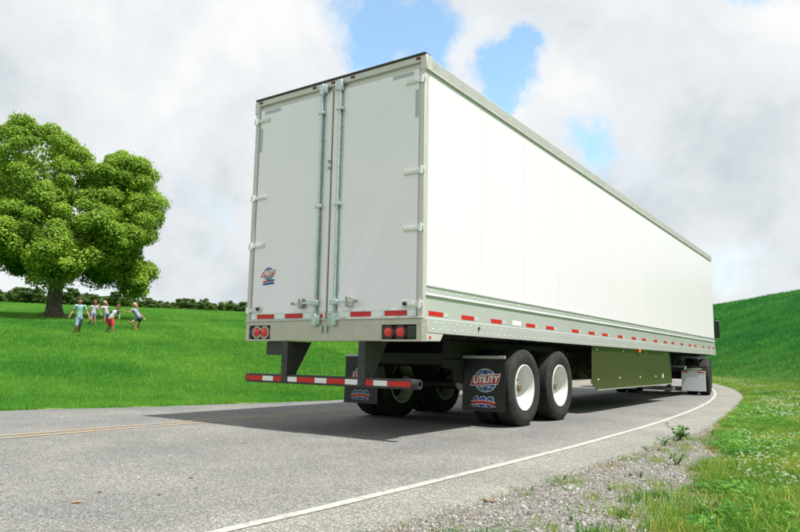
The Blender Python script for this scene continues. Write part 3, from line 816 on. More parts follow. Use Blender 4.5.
def build_trailer_fittings():
    P = TR
    # mud flaps
    for (x0, x1) in ((1.975, 2.575), (.015, .615)):
        f = MB(); nz = 8
        for i in range(nz):
            z0, z1 = .21+.68*i/nz, .21+.68*(i+1)/nz
        f.prism([(1.95, .90), (1.956, .90), (1.950, .55), (1.936, .21), (1.930, .21), (1.944, .55)], 0, x0, x1)
        F_ = part('mud_flap', f, M['flap'], P)
        part('flap_bar', MB().box(x0-.005, x1+.005, 1.935, 1.962, .868, .905), M['alu_dull'], F_, .003)
        xc = (x0+x1)/2
        part('flap_bracket', MB().box(min(xc, 1.295+math.copysign(.55, xc-1.295)), max(xc, 1.295+math.copysign(.55, xc-1.295)), 1.963, 2.0, .86, .91), M['chassis'], P)
        emblem(F_, xc+.03, 1.940, .595, .42); emblem_100(F_, xc+.0, 1.934, .325, .31)
    # side skirts
    for x, sg in ((2.545, 1), (.045, -1)):
        sk = part('side_skirt', MB().prism([(5.27, 1.116), (5.22, .51), (5.5, .395), (10.75 if sg > 0 else 13.7, .395), (10.55 if sg > 0 else 13.7, 1.116)], 0, x-.008, x+.008), M['skirt'], P, .003)
        part('skirt_lip', MB().prism([(5.5, .380), (5.5, .3955), (10.76 if sg > 0 else 13.7, .3955), (10.76 if sg > 0 else 13.7, .380)], 0, x-.02, x+.010), M['alu_dull'], sk)
        if sg > 0:
            for (y, z) in ((5.55, .56), (6.75, .57), (8.1, .57), (9.3, .57), (5.5, 1.06), (7.0, 1.06), (8.6, 1.06), (10.2, 1.06)):
                part('skirt_bolt', MB().lathe([(.0001, .008), (.014, .006), (.018, 0)], (x+.008, y, z), 0, 10), M['tape_w'], sk)
            part('skirt_slot', MB().box(x+.0083, x+.0115, 9.86, 9.95, .53, .62), M['tape_w'], sk)
        for y in (5.6, 7.2, 8.8, 10.3):
            part('skirt_brace', MB().cyl((x-sg*.02, y, .5), (x-sg*.75, y, 1.08), .018, n=8), M['chassis'], sk)
    part('amber_marker', MB().box(2.55, 2.600, 7.93, 8.05, 1.055, 1.115), M['amber'], P, .008)
    # landing gear
    for x in (.58, 2.01):
        g = part('landing_leg', MB().box(x-.065, x+.065, 12.72, 12.86, .36, 1.11), M['chassis'], P, .006)
        part('inner_leg', MB().box(x-.05, x+.05, 12.74, 12.84, .24, .36), M['chassis'], g)
        part('sand_shoe', MB().prism([(12.64, .19), (12.94, .19), (12.94, .215), (12.84, .245), (12.74, .245), (12.64, .215)], 0, x-.12, x+.12), M['galv'], g)
        part('leg_brace', MB().box(x-.03, x+.03, 12.1, 12.14, 1.04, 1.1).cyl((x, 12.12, 1.09), (x, 12.75, .52), .028, n=8), M['galv'], g)
    part('landing_cross_brace', MB().cyl((.58, 12.8, .45), (2.01, 12.8, 1.0), .022, n=8).cyl((.58, 12.8, 1.0), (2.01, 12.8, .45), .022, n=8), M['chassis'], P)
    part('landing_crank', MB().cyl((2.07, 12.79, .78), (2.44, 12.79, .78), .014, n=8).cyl((2.44, 12.79, .78), (2.44, 12.62, .70), .012, n=8), M['galv'], P)
    part('upper_coupler', MB().box(.5, 2.09, 14.1, L-.1, 1.075, 1.135), M['chassis'], P)
build_trailer(); build_trailer_fittings()

# ------------------------------------------------------------------ tractor
def build_tractor():
    P = root('truck_tractor', 'dark tractor unit mostly hidden ahead of the white trailer', 'truck', (W/2, 15.25, 0), (0, 0, 0), R(9.0))
    for s in (-1, 1):
        part('frame_rail', MB().box(s*.43-.04, s*.43+.04, -1.9, 6.0, .74, 1.0), M['chassis'], P, .006)
    for y in (-1.8, -.2, 1.4, 3.0, 5.6): part('frame_crossmember', MB().box(-.39, .39, y-.05, y+.05, .78, .95), M['chassis'], P)
    part('fifth_wheel', MB().lathe([(.0001, .0), (.45, 0), (.46, .05), (.0001, .055)], (0, 0, 1.012), 2, 28), M['chassis'], P)
    for y in (-.66, .66):
        part('axle', MB().cyl((-.95, y, .5), (.95, y, .5), .08, n=16).ball((0, y, .5), .2), M['chassis'], P)
        for (x, outer, rz) in ((1.13, 1, 0), (.80, 0, math.pi), (-1.13, 1, math.pi), (-.80, 0, 0)):
            dual_wheel(P, (x, y, .5), rz, outer)
    part('steer_axle', MB().cyl((-.95, 4.9, .5), (.95, 4.9, .5), .06, n=12), M['chassis'], P)
    for s in (-1, 1): dual_wheel(P, (s*1.08, 4.9, .5), 0 if s > 0 else math.pi, 1)
    # cab, sleeper and bonnet
    cab = part('cab', MB().prism([(1.85, 1.0), (1.85, 3.55), (2.4, 3.78), (3.6, 3.7), (4.15, 3.1), (4.45, 2.25), (4.45, 1.0)], 0, -1.12, 1.12), M['cab'], P, .06)
    part('bonnet', MB().prism([(4.452, .75), (4.452, 2.1), (5.6, 1.9), (6.15, 1.6), (6.25, .75)], 0, -1.0, 1.0), M['cab'], P, .08)
    part('front_bumper', MB().box(-1.2, 1.2, 6.1, 6.4, .35, .74), M['chrome'], P, .05)
    part('grille', MB().box(-.5, .5, 6.2, 6.27, .8, 1.5), M['chrome'], P, .02)
    part('windscreen', MB().prism([(4.17, 3.06), (4.185, 3.06), (4.47, 2.3), (4.455, 2.3)], 0, -1.0, 1.0), M['glass'], P)
    for s in (-1, 1):
        d = part('cab_door', MB().box(s*1.121 if s > 0 else -1.135, 1.135 if s > 0 else s*1.121, 3.2, 4.1, 1.1, 2.2), M['cab'], P, .01)
        part('door_window', MB().prism([(3.25, 2.22), (4.25, 2.22), (4.02, 2.9), (3.25, 2.95)], 0, s*1.122 if s > 0 else -1.132, 1.132 if s > 0 else s*1.122), M['glass'], P)
        part('door_handle', MB().box(s*1.136-.01, s*1.136+.01, 3.25, 3.4, 1.85, 1.89), M['chrome'], d)
        part('fuel_tank', MB().cyl((s*.92, 1.5, .62), (s*.92, 3.0, .62), .29, n=24), M['chrome'], P)
        part('cab_step', MB().box(s*.92-.25, s*.92+.25, 3.1, 3.9, .4, .5), M['chassis'], P)
        mr_ = part('mirror_arm', MB().tube([(s*1.1, 3.95, 2.55), (s*1.42, 3.9, 2.45), (s*1.42, 3.9, 1.75), (s*1.1, 3.95, 1.65)], .016), M['chassis'], P)
        a, b = s*1.34, s*1.55
        part('mirror_housing', MB().box(min(a, b), max(a, b), 3.80, 3.92, 1.74, 2.34), M['dark'], mr_, .03)
        part('mirror_glass', MB().box(min(a, b)+.02, max(a, b)-.02, 3.792, 3.7995, 1.78, 2.28), M['glass'], mr_)
        part('exhaust_stack', MB().cyl((s*.98, 1.78, 1.1), (s*.98, 1.78, 3.75), .07, n=16), M['chrome'], P)
        # rear quarter mudflap of white rubber with a metal hanger
        x0, x1 = (.58, 1.18) if s > 0 else (-1.18, -.58)
        f = part('mud_flap', MB().box(x0, x1, -1.72, -1.712, .13, .66), M['white_flap'], P, .004)
        part('flap_hanger', MB().box(x0+.12, x1-.1, -1.735, -1.705, .66, .735), M['hub'], f, .004)
        for (a, b) in ((x0+.01, x0+.17), (x1-.2, x1-.01)):
            part('red_tape', MB().box(a, b, -1.724, -1.7205, .615, .645), M['red'], f)
        part('flap_post', MB().box(x0+.02, x0+.06, -1.70, -1.67, .5, .95) , M['chassis'], P)
        part('flap_arm', MB().box(min(s*.47, s*1.2), max(s*.47, s*1.2), -1.70, -1.66, .74, .79), M['chassis'], P)
    for s in (-1, 1):
        part('head_lamp', MB().ball((s*.8, 6.14, 1.1), (.16, .08, .12), 16, 10), M['glass'], P)
build_tractor()

# ------------------------------------------------------------------ vegetation
def np_mesh(name, V, F, m):
    """F: (n,k) index array, same vertex count per face"""
    V = np.asarray(V, np.float32); F = np.asarray(F, np.int32); k = F.shape[1]
    me = bpy.data.meshes.new(name); me.vertices.add(len(V)); me.vertices.foreach_set('co', V.ravel())
    me.loops.add(F.size); me.loops.foreach_set('vertex_index', F.ravel())
    me.polygons.add(len(F)); me.polygons.foreach_set('loop_start', (np.arange(len(F))*k).astype(np.int32))
    me.update(calc_edges=True); me.materials.append(m); return me

def unit(a): return a/np.maximum(np.linalg.norm(a, axis=1, keepdims=True), 1e-9)

def leaves(C, Nrm, size, g):
    """a folded four-corner leaf at every centre C, facing Nrm"""
    n = len(C); up = unit(g.normal(size=(n, 3)))
    a = unit(np.cross(Nrm, up)); b = np.cross(Nrm, a)
    s = size[:, None]
    tip = C+a*s*.62; base = C-a*s*.55; l = C+b*s*.42-Nrm*s*.14; r = C-b*s*.42-Nrm*s*.14
    V = np.stack([base, l, tip, r], 1).reshape(-1, 3)
    i = np.arange(n)*4
    F = np.concatenate([np.stack([i, i+1, i+2], 1), np.stack([i, i+2, i+3], 1)])
    return V, F

def crown_mesh(name, masters, n_blob, blob_r, per_m2, leaf, zmin, m, seed, inner=0.25):
    g = np.random.default_rng(seed)
    cs, rs = [], []
    tot = sum(a*b+b*c+a*c for (_, (a, b, c)) in masters)
    for (c, r) in masters:
        k = max(3, int(n_blob*(r[0]*r[1]+r[1]*r[2]+r[0]*r[2])/tot))
        d = unit(g.normal(size=(k, 3))); q = np.array(c)+d*np.array(r)*(1-.18*g.random((k, 1)))
        cs.append(q); rs.append(g.uniform(blob_r[0], blob_r[1], k))
    C = np.concatenate(cs); Rr = np.concatenate(rs)
    keep = np.ones(len(C), bool)
    for (c, r) in masters:                         # drop blobs deep inside another lobe
        e = (((C-np.array(c))/np.array(r))**2).sum(1); keep &= ~(e < .45)
    keep &= C[:, 2] > zmin+.2*g.random(len(C))
    C, Rr = C[keep], Rr[keep]
    cnt = np.maximum(20, (4*math.pi*Rr**2*per_m2)).astype(int)
    idx = np.repeat(np.arange(len(C)), cnt); n = len(idx)
    d = unit(g.normal(size=(n, 3))); d[:, 2] = np.where((d[:, 2] < -.35) & (g.random(n) < .6), -d[:, 2], d[:, 2])
    rr = Rr[idx]*(g.random(n)**.22)*(1+.16*np.sin(d[:, 0]*7+C[idx, 0]*3)*np.cos(d[:, 1]*6+C[idx, 1]*5))
    rr = np.where(g.random(n) < .10, rr*g.uniform(1.0, 1.38, n), rr)
    P = C[idx]+d*rr[:, None]*np.array([1, 1, .82])
    nr = unit(d*.9+np.array([0, 0, .55])+g.normal(size=(n, 3))*.55)
    sz = g.uniform(leaf[0], leaf[1], n)
    if inner:
        k = int(n*inner); mi = g.integers(0, len(masters), k)
        mc = np.array([x[0] for x in masters])[mi]; mr_ = np.array([x[1] for x in masters])[mi]
        dd = unit(g.normal(size=(k, 3))); Q = mc+dd*mr_*(g.random((k, 1))**.45)*.9
        ok = Q[:, 2] > zmin+.2
        P = np.concatenate([P, Q[ok]]); nr = np.concatenate([nr, unit(g.normal(size=(ok.sum(), 3)))]); sz = np.concatenate([sz, g.uniform(leaf[0]*1.4, leaf[1]*1.6, ok.sum())])
    V, F = leaves(P, nr, sz, g)
    return np_mesh(name, V, F, m), C

LEAF = leaf_mat('maple_leaves', (.075, .20, .018), (.40, .56, .06), .6, .42)
LEAF_FAR = leaf_mat('far_leaves', (.045, .10, .018), (.115, .19, .034), .3, .3)

def build_big_tree():
    base = hit(53, 319, 20); d = ray(53, 319).normalized(); az = math.atan2(d.x, d.y)
    rz = -az                                         # local x = picture right, local y = away
    k = (base-CAM).dot(CM @ Vector((0, 0, -1)))/669.454   # metres per photo pixel there
    s = k/.0597
    T = root('maple_tree', 'large round-crowned green maple tree standing in the left field', 'tree', base, (0, 0, 0), rz)
    T.scale = (s, s, s)
    masters = [((-2.1, .2, 8.35), (3.45, 3.6, 3.3)), ((3.3, .4, 8.0), (2.1, 2.8, 2.75)), ((3.5, .2, 9.5), (1.0, 1.6, 1.0)), ((4.75, .2, 7.2), (.9, 1.4, 1.1)), ((2.1, -1.2, 8.7), (.9, 1.2, .9)), ((-.2, .2, 4.9), (5.0, 5.0, 2.6)), ((4.3, -.6, 2.8), (.95, 1.5, 1.3)),
               ((-5.2, 0, 5.0), (2.8, 3.3, 2.9)), ((-.1, -3.7, 3.2), (2.0, 1.5, 1.3)), ((3.7, -.3, 5.6), (1.45, 2.3, 2.0)), ((2.7, -.6, 3.4), (1.7, 1.6, 1.2)), ((-3.5, -3, 4.2), (2.2, 1.9, 1.5)), ((2.6, -2.6, 4.6), (1.6, 1.6, 1.3)), ((-4.6, .4, 7.8), (2.3, 2.8, 2.4))]
    me, C = crown_mesh('crown', masters, 600, (.38, .84), 165, (.07, .145), 1.5, LEAF, 3, .20)
    o = bpy.data.objects.new('crown', me); col.objects.link(o); place(o, Vector((0, 0, 0)), T)
    g = random.Random(4)
    t = MB(); pts = []; rad = []
    for i in range(9):
        z = -.3+i*.42; pts.append((.03*math.sin(i*1.3), .03*math.cos(i), z)); rad.append(.40+.38*math.exp(-max(z, 0)*3.2)+(.0 if z > 0 else .08))
    t.tube(pts, rad, 14)
    for i in range(7):
        a = i*.9+.3; t.tube([(math.cos(a)*.3, math.sin(a)*.3, .42), (math.cos(a)*.62, math.sin(a)*.62, .1), (math.cos(a)*.95, math.sin(a)*.95, -.15)], [.17, .13, .07], 7)
    tr = part('trunk', t, M['bark'], T)
    ends = [(-2.4, 0, 9.2), (3.6, .3, 8.2), (-4.9, 0, 5.6), (4.9, -.5, 3.8), (0, -3.4, 3.9), (.5, 3, 6.5), (-3, -2.6, 5), (2.4, -2.2, 5.4), (-.4, .2, 9.6)]
    for e in ends:
        p0 = Vector((0, 0, 2.3+g.random()*.8)); p3 = Vector(e); m1 = p0.lerp(p3, .35)+Vector((g.uniform(-.3, .3), g.uniform(-.3, .3), .45)); m2 = p0.lerp(p3, .7)+Vector((g.uniform(-.3, .3), g.uniform(-.3, .3), .3))
        part('limb', MB().tube([p0, m1, m2, p3], [.24, .17, .11, .04], 8), M['bark'], tr)
        for j in range(3):
            q = m2.lerp(p3, g.random()*.6); e2 = q+Vector((g.uniform(-1.2, 1.2), g.uniform(-1.2, 1.2), g.uniform(-.2, 1)))
            part('branch', MB().tube([q, q.lerp(e2, .5)+Vector((0, 0, .12)), e2], [.07, .05, .02], 6), M['bark'], tr)
build_big_tree()

ORD = 'first second third fourth fifth sixth seventh eighth ninth tenth eleventh twelfth thirteenth fourteenth'.split()
def build_far_trees():
    g = random.Random(11); protos = []
    for v in range(4):
        gg = random.Random(40+v)
        ms = [((0, 0, 3.3), (1.5, 1.5, 1.6)), ((gg.uniform(-.9, -.5), .2, 2.5), (1.2, 1.2, 1.2)), ((gg.uniform(.5, .9), -.2, 2.7), (1.2, 1.2, 1.3)), ((gg.uniform(-.4, .4), 0, 1.7), (1.5, 1.4, 1.0))]
        me, _ = crown_mesh('crown', ms, 60, (.3, .62), 34, (.16, .30), .4, LEAF_FAR, 50+v, .3)
        tk, _ = mesh_of('trunk', MB().tube([(0, 0, -.6), (.03, 0, 1), (0, .05, 2.6)], [.17, .13, .06], 8), M['bark'], recenter=False)
        protos.append((me, tk))
    # picture column, height of the tree top in the photo (rows), distance
    L_ = [(-8, 298, 96), (6, 301, 104), (18, 300, 92), (30, 303, 88), (41, 299, 100), (63, 302, 96), (71, 300, 90), (80, 298.5, 100), (90, 297.5, 94), (99, 299.5, 105), (108, 301, 97), (117, 302, 90), (127, 304.5, 104),
          (138, 308, 112), (147, 307, 98), (156, 305, 106), (164, 305.5, 100), (172, 304.5, 110), (180, 305.5, 101), (188, 306, 94), (196, 306.5, 108), (204, 308, 98), (211, 307, 104), (219, 309, 112), (227, 311, 100), (235, 311.5, 106), (243, 312.5, 98)]
    for i, (u, v, dist) in enumerate(L_):
        d = ray(u, v+1.6); hd = Vector((d.x, d.y, 0)).length; P = CAM+d*(dist/hd); z0 = terr(P.x, P.y); top = P.z
        h = max(2.8, top-z0); k = h/4.9
        me, tk = protos[i % 4]
        behind = u < 130
        nth = ORD[sum(1 for q in L_ if (q[0] < 130) == behind and q[0] > u)]
        lab = ('small dark green tree behind the children, %s from the right in that clump' if behind else 'small dark green skyline tree in the far row, %s from the trailer') % nth
        T = root('far_tree', lab, 'tree', (P.x, P.y, z0), (0, 0, 0), g.uniform(0, 6.28), 'far trees behind the playing children' if behind else 'far trees on the skyline left of the trailer')
        T.scale = (k*g.uniform(1.0, 1.5), k*g.uniform(1.0, 1.5), k*g.uniform(.85, 1.1))
        for nm, m_ in (('crown', me), ('trunk', tk)):
            o = bpy.data.objects.new(nm, m_); col.objects.link(o); o.parent = T
build_far_trees()

# ---- grass: points in the ground, one tuft instanced on each
def tuft_object(name, n, rad, h, w, bend, m, seed, segs=2):
    g = np.random.default_rng(seed); V = []; F = []
    for i in range(n):
        a = g.uniform(0, 6.283); r = rad*math.sqrt(g.random()); x, y = r*math.cos(a), r*math.sin(a)
        hh = h*g.uniform(.55, 1.15); ww = w*g.uniform(.7, 1.3); t = g.uniform(0, 6.283); bd = bend*hh*g.uniform(.2, 1.2); fa = g.uniform(0, 6.283)
        dx, dy = math.cos(t)*ww/2, math.sin(t)*ww/2; bx, by = math.cos(fa)*bd, math.sin(fa)*bd; b = len(V)
        if segs == 1:
            V += [(x-dx, y-dy, -.015), (x+dx, y+dy, -.015), (x+bx, y+by, hh)]; F.append((b, b+1, b+2))
        else:
            V += [(x-dx, y-dy, -.015), (x+dx, y+dy, -.015), (x+dx*.8+bx*.3, y+dy*.8+by*.3, hh*.55), (x-dx*.8+bx*.3, y-dy*.8+by*.3, hh*.55), (x+bx, y+by, hh)]
            F += [(b, b+1, b+2), (b, b+2, b+3), (b+3, b+2, b+4)]
    me = np_mesh(name, np.array(V), np.array(F), m)
    return bpy.data.objects.new(name, me)

def scatter(name, P, scl, tufts, label, tilt=.15, seed=1):
    """one object of kind stuff: points carrying instanced tufts"""
    g = np.random.default_rng(seed); n = len(P)
    me = bpy.data.meshes.new(name); me.vertices.add(n); me.vertices.foreach_set('co', np.asarray(P, np.float32).ravel())
    rot = np.stack([g.normal(0, tilt, n), g.normal(0, tilt, n), g.uniform(0, 6.283, n)], 1).astype(np.float32)
    a = me.attributes.new('rot', 'FLOAT_VECTOR', 'POINT'); a.data.foreach_set('vector', rot.ravel())
    a = me.attributes.new('scl', 'FLOAT', 'POINT'); a.data.foreach_set('value', np.asarray(scl, np.float32))
    a = me.attributes.new('pick', 'INT', 'POINT'); a.data.foreach_set('value', g.integers(0, len(tufts), n).astype(np.int32))
    o = bpy.data.objects.new(name, me); col.objects.link(o)
    ng = bpy.data.node_groups.new(name+'_scatter', 'GeometryNodeTree')
    ng.interface.new_socket('Geometry', in_out='INPUT', socket_type='NodeSocketGeometry'); ng.interface.new_socket('Geometry', in_out='OUTPUT', socket_type='NodeSocketGeometry')
    N, Lk = ng.nodes.new, ng.links.new
    gi, go = N('NodeGroupInput'), N('NodeGroupOutput'); jn = N('GeometryNodeJoinGeometry')
    def attr(nm, ty):
        x = N('GeometryNodeInputNamedAttribute'); x.data_type = ty; x.inputs['Name'].default_value = nm; return x.outputs['Attribute']
    ar, as_, ap = attr('rot', 'FLOAT_VECTOR'), attr('scl', 'FLOAT'), attr('pick', 'INT')
    for k, t in enumerate(tufts):
        cmp_ = N('FunctionNodeCompare'); cmp_.data_type = 'INT'; cmp_.operation = 'EQUAL'; Lk(ap, cmp_.inputs[2]); cmp_.inputs[3].default_value = k
        oi = N('GeometryNodeObjectInfo'); oi.inputs['Object'].default_value = t
        ip = N('GeometryNodeInstanceOnPoints'); Lk(gi.outputs[0], ip.inputs['Points']); Lk(cmp_.outputs[0], ip.inputs['Selection'])
        Lk(oi.outputs['Geometry'], ip.inputs['Instance']); Lk(ar, ip.inputs['Rotation']); Lk(as_, ip.inputs['Scale'])
        Lk(ip.outputs[0], jn.inputs[0])
    Lk(jn.outputs[0], go.inputs[0])
    md = o.modifiers.new('scatter', 'NODES'); md.node_group = ng
    tag(o, label, kind='stuff'); return o

CA = math.degrees(CAM_ROT[2])
def polar(n, r0, r1, a0, a1, power, g):
    """random ground points, density ~ r**-power, azimuth degrees left of +y, around the view point"""
    e = 2-power; u = g.random(n)
    r = (r0**e+u*(r1**e-r0**e))**(1/e) if abs(e) > 1e-6 else r0*(r1/r0)**u
    a = np.radians(g.uniform(a0, a1, n))
    return CAM.x-np.sin(a)*r, CAM.y+np.cos(a)*r, r

def grass_mat(name, lo, mid, hi, scale=.35, transl=.4):
    m = bpy.data.materials.new(name); m.use_nodes = True
    nt = m.node_tree; N, Lk = nt.nodes.new, nt.links.new
    b = nt.nodes['Principled BSDF']; out = nt.nodes['Material Output']
    g = N('ShaderNodeNewGeometry'); n = N('ShaderNodeTexNoise'); n.inputs['Scale'].default_value = scale; n.inputs['Detail'].default_value = 5; n.inputs['Roughness'].default_value = .6
    Lk(g.outputs['Position'], n.inputs['Vector'])
    oi = N('ShaderNodeObjectInfo')
    def ma(op, a, b2):
        x = N('ShaderNodeMath'); x.operation = op
        for i, q in enumerate((a, b2)):
            if isinstance(q, (int, float)): x.inputs[i].default_value = q
            else: Lk(q, x.inputs[i])
        return x.outputs[0]
    f = ma('ADD', ma('MULTIPLY', n.outputs['Fac'], 1.1), ma('ADD', ma('MULTIPLY', oi.outputs['Random'], .28), ma('MULTIPLY', g.outputs['Random Per Island'], .34)))
    cr = N('ShaderNodeValToRGB'); Lk(f, cr.inputs[0]); e = cr.color_ramp.elements
    e[0].position = .5; e[0].color = (*lo, 1); e[1].position = 1.22; e[1].color = (*hi, 1)
    k = e.new(.82); k.color = (*mid, 1)
    e[1].position = .82 if False else e[1].position
    Lk(cr.outputs[0], b.inputs['Base Color']); b.inputs['Roughness'].default_value = .55; b.inputs['Specular IOR Level'].default_value = .2
    t = N('ShaderNodeBsdfTranslucent'); Lk(cr.outputs[0], t.inputs['Color']); ms = N('ShaderNodeMixShader'); ms.inputs[0].default_value = transl
    Lk(b.outputs[0], ms.inputs[1]); Lk(t.outputs[0], ms.inputs[2]); Lk(ms.outputs[0], out.inputs['Surface'])
    return m

def build_grass():
    g = np.random.default_rng(21)
    GL = grass_mat('lawn_blades', (.045, .225, .028), (.095, .32, .036), (.20, .43, .055), .30)
    GH = grass_mat('hill_blades', (.018, .15, .034), (.038, .24, .046), (.10, .33, .055), .25)
    GV = grass_mat('verge_blades', (.03, .16, .022), (.13, .31, .036), (.42, .47, .095), .9)
    GS = grass_mat('straw_blades', (.16, .12, .04), (.26, .20, .08), (.36, .30, .14), 2.0, .2)
    GC = grass_mat('clover_leaves', (.028, .16, .024), (.07, .27, .035), (.19, .40, .06), 1.6)
    lawn = [tuft_object('lawn_tuft', 46, .20, .075, .0085, .55, GL, 100+i, 1) for i in range(4)]
    hill = [tuft_object('hill_tuft', 46, .20, .085, .0095, .6, GH, 110+i, 1) for i in range(4)]
    # left field
    x, y, r = polar(150000, 8.5, 95, 36, 74, 1.35, g)
    off, s = road_off(x, y); dl = off-left_w(s); ok = dl > .05+.10*g.random(len(x)); x, y, r, dl = x[ok], y[ok], r[ok], dl[ok]
    sc = g.uniform(.75, 1.2, len(x))*(1+np.clip((r-14)/45, 0, 1.6))*np.clip(.55+dl*.25, .55, 1)
    scatter('lawn_grass', np.stack([x, y, terrain(x, y)], 1), sc, lawn, 'bright green mown grass covering the field left of the road', .12, 5)
    # hill ahead on the right
    x, y, r = polar(90000, 16, 130, -14, 32, 1.25, g)
    off, s = road_off(x, y); dr = -off-right_w(s); ok = dr > 2.2; x, y, r = x[ok], y[ok], r[ok]
    sc = g.uniform(.9, 1.5, len(x))*(1+np.clip((r-14)/40, 0, 2.2))
    scatter('hill_grass', np.stack([x, y, terrain(x, y)], 1), sc, hill, 'green grass covering the hillside right of the road', .12, 6)
    # verge close to the camera
    verge = [tuft_object('verge_tuft', 34, .11, .10, .0055, .8, GV, 120+i, 2) for i in range(4)]
    x, y, r = polar(95000, 1.6, 75, -22, 44, 1.25, g)
    off, s = road_off(x, y); dr = -off-right_w(s); gm = gravel_mask(x, y)
    sparse = (gm > .3) & (g.random(len(x)) < .30*np.clip(vnoise(x, y, .35, 41)*2.4-1.1, 0, 1)*gravel_mask(x, y)*np.clip(gravel_mask(x-.2, y)*1.2-gravel_mask(x+.45, y)+.25, 0, 1))
    ok = (dr > .03) & ((g.random(len(x)) > gm*1.05) | sparse) & (dr < 9)
    thin = np.clip((gravel_mask(x-.35, y)), 0, 1); ok &= (g.random(len(x)) > thin*.6) | sparse
    x, y, r, dr = x[ok], y[ok], r[ok], dr[ok]
    sc = g.uniform(.55, 1.15, len(x))*np.clip(.5+dr*.35, .5, 1.15)*(1+np.clip((r-6)/28, 0, .8))
    scatter('verge_grass', np.stack([x, y, terrain(x, y)], 1), sc, verge, 'rough green grass on the verge right of the road', .2, 7)
    # dry stems where the gravel thins out
    straw = [tuft_object('straw_tuft', 12, .07, .028, .004, 2.2, GS, 140+i, 2) for i in range(3)]
    x, y, r = polar(30000, 1.8, 26, -18, 42, 1.1, g)
    gm = gravel_mask(x, y); g2 = gravel_mask(x-.3, y); off, s = road_off(x, y); dr = -off-right_w(s)
    ok = (dr > .0) & ((g.random(len(x)) < g2*(1-gm)*.95+gravel_mask(x-.55, y)*(1-gm)*.4) | (g.random(len(x)) < .16*gm*(vnoise(x, y, .3, 42) > .5)) | ((dr < .22) & (g.random(len(x)) < .22)))
    x, y = x[ok], y[ok]
    scatter('dry_grass', np.stack([x, y, terrain(x, y)], 1), g.uniform(.5, 1.1, len(x)), straw, 'short dry straw-coloured grass between gravel and verge', .3, 8)
    # clover leaves: little trefoils on stalks
    def clover(seed):
        gg = np.random.default_rng(seed); V, F = [], []
        for i in range(9):
            a = gg.uniform(0, 6.28); q = .09*math.sqrt(gg.random()); cx, cy, cz = q*math.cos(a), q*math.sin(a), gg.uniform(.03, .10); t0 = gg.uniform(0, 6.28)
            for j in range(3):
                t = t0+j*2.094; w = .011; d = Vector((math.cos(t), math.sin(t), .15)); n_ = Vector((-math.sin(t), math.cos(t), 0)); c = Vector((cx, cy, cz)); b = len(V)
                V += [c, c+d*.014+n_*w, c+d*.026+n_*w*.5, c+d*.026-n_*w*.5, c+d*.014-n_*w]; F += [(b, b+1, b+2), (b, b+2, b+3), (b, b+3, b+4)]
        return bpy.data.objects.new('clover_tuft', np_mesh('clover_tuft', np.array([tuple(v) for v in V]), np.array(F), GC))
    cl = [clover(160+i) for i in range(3)]
    x, y, r = polar(26000, 1.6, 24, -20, 40, 1.2, g); off, s = road_off(x, y); dr = -off-right_w(s); gm = gravel_mask(x-.1, y)
    ok = (dr > .1) & (g.random(len(x)) > gm) & (vnoise(x, y, .8, 31)+g.normal(0, .15, len(x)) > .45); x, y, r = x[ok], y[ok], r[ok]
    scatter('clover_leaves', np.stack([x, y, terrain(x, y)+.01], 1), g.uniform(.45, .95, len(x)), cl, 'low clover leaves growing through the right-hand verge', .2, 9)
    # white clover heads
    WF = mat('clover_flower', (.74, .74, .62), .8, var=.12, vscale=60, transl=.2)
    ST = mat('clover_stalk', (.08, .18, .03), .7)
    def head(seed):
        gg = np.random.default_rng(seed); V, F = [], []
        for i in range(26):
            d = unit(gg.normal(size=(1, 3)))[0]; d[2] = abs(d[2])*.9-.15; c = np.array([0, 0, .115])+d*.009; a = unit(np.cross(d, gg.normal(size=3))[None])[0]; b = len(V)
            V += [tuple(c-a*.003), tuple(c+a*.003), tuple(c+d*.007)]; F.append((b, b+1, b+2))
        m_ = np_mesh('clover_head', np.array(V), np.array(F), WF); return bpy.data.objects.new('clover_head', m_)
    hd = [head(170+i) for i in range(3)]
    x, y, r = polar(42000, 1.7, 45, -20, 40, 1.1, g); off, s = road_off(x, y); dr = -off-right_w(s); gm = gravel_mask(x-.25, y)
    cl_ = vnoise(x, y, 1.3, 33)*.6+vnoise(x, y, .45, 34)*.4
    ok = (dr > .35) & (gm < .3) & (cl_+g.normal(0, .08, len(x)) > .46) & (dr < 5); x, y, r = x[ok], y[ok], r[ok]
    scatter('clover_flowers', np.stack([x, y, terrain(x, y)], 1), g.uniform(.5, .95, len(x))*(1+np.clip((r-5)/25, 0, .6)), hd, 'tiny white clover flowers dotted over the verge', .2, 10)
    # gravel
    def stone(seed):
        gg = np.random.default_rng(seed); bm = bmesh.new(); bmesh.ops.create_icosphere(bm, subdivisions=1, radius=1)
        sc_ = gg.uniform(.55, 1.1, 3)
        for v in bm.verts: v.co = Vector((v.co.x*sc_[0], v.co.y*sc_[1], v.co.z*sc_[2]*.75))*gg.uniform(.8, 1.2)
        me = bpy.data.meshes.new('stone'); bm.to_mesh(me); bm.free(); me.materials.append(SM); return bpy.data.objects.new('stone', me)
    SM = bpy.data.materials.new('gravel_stone'); SM.use_nodes = True; nt = SM.node_tree; b = nt.nodes['Principled BSDF']; b.inputs['Roughness'].default_value = .9
    oi = nt.nodes.new('ShaderNodeObjectInfo'); cr = nt.nodes.new('ShaderNodeValToRGB'); nt.links.new(oi.outputs['Random'], cr.inputs[0]); e = cr.color_ramp.elements
    e[0].color = (.11, .10, .09, 1); e[1].color = (.50, .48, .445, 1); k = e.new(.3); k.color = (.27, .255, .232, 1); k = e.new(.7); k.color = (.39, .372, .345, 1); nt.links.new(cr.outputs[0], b.inputs['Base Color'])
    st = [stone(180+i) for i in range(5)]
    x, y, r = polar(260000, 1.5, 22, -16, 60, 1.2, g); gm = gravel_mask(x, y); off, s = road_off(x, y); dr = -off-right_w(s)
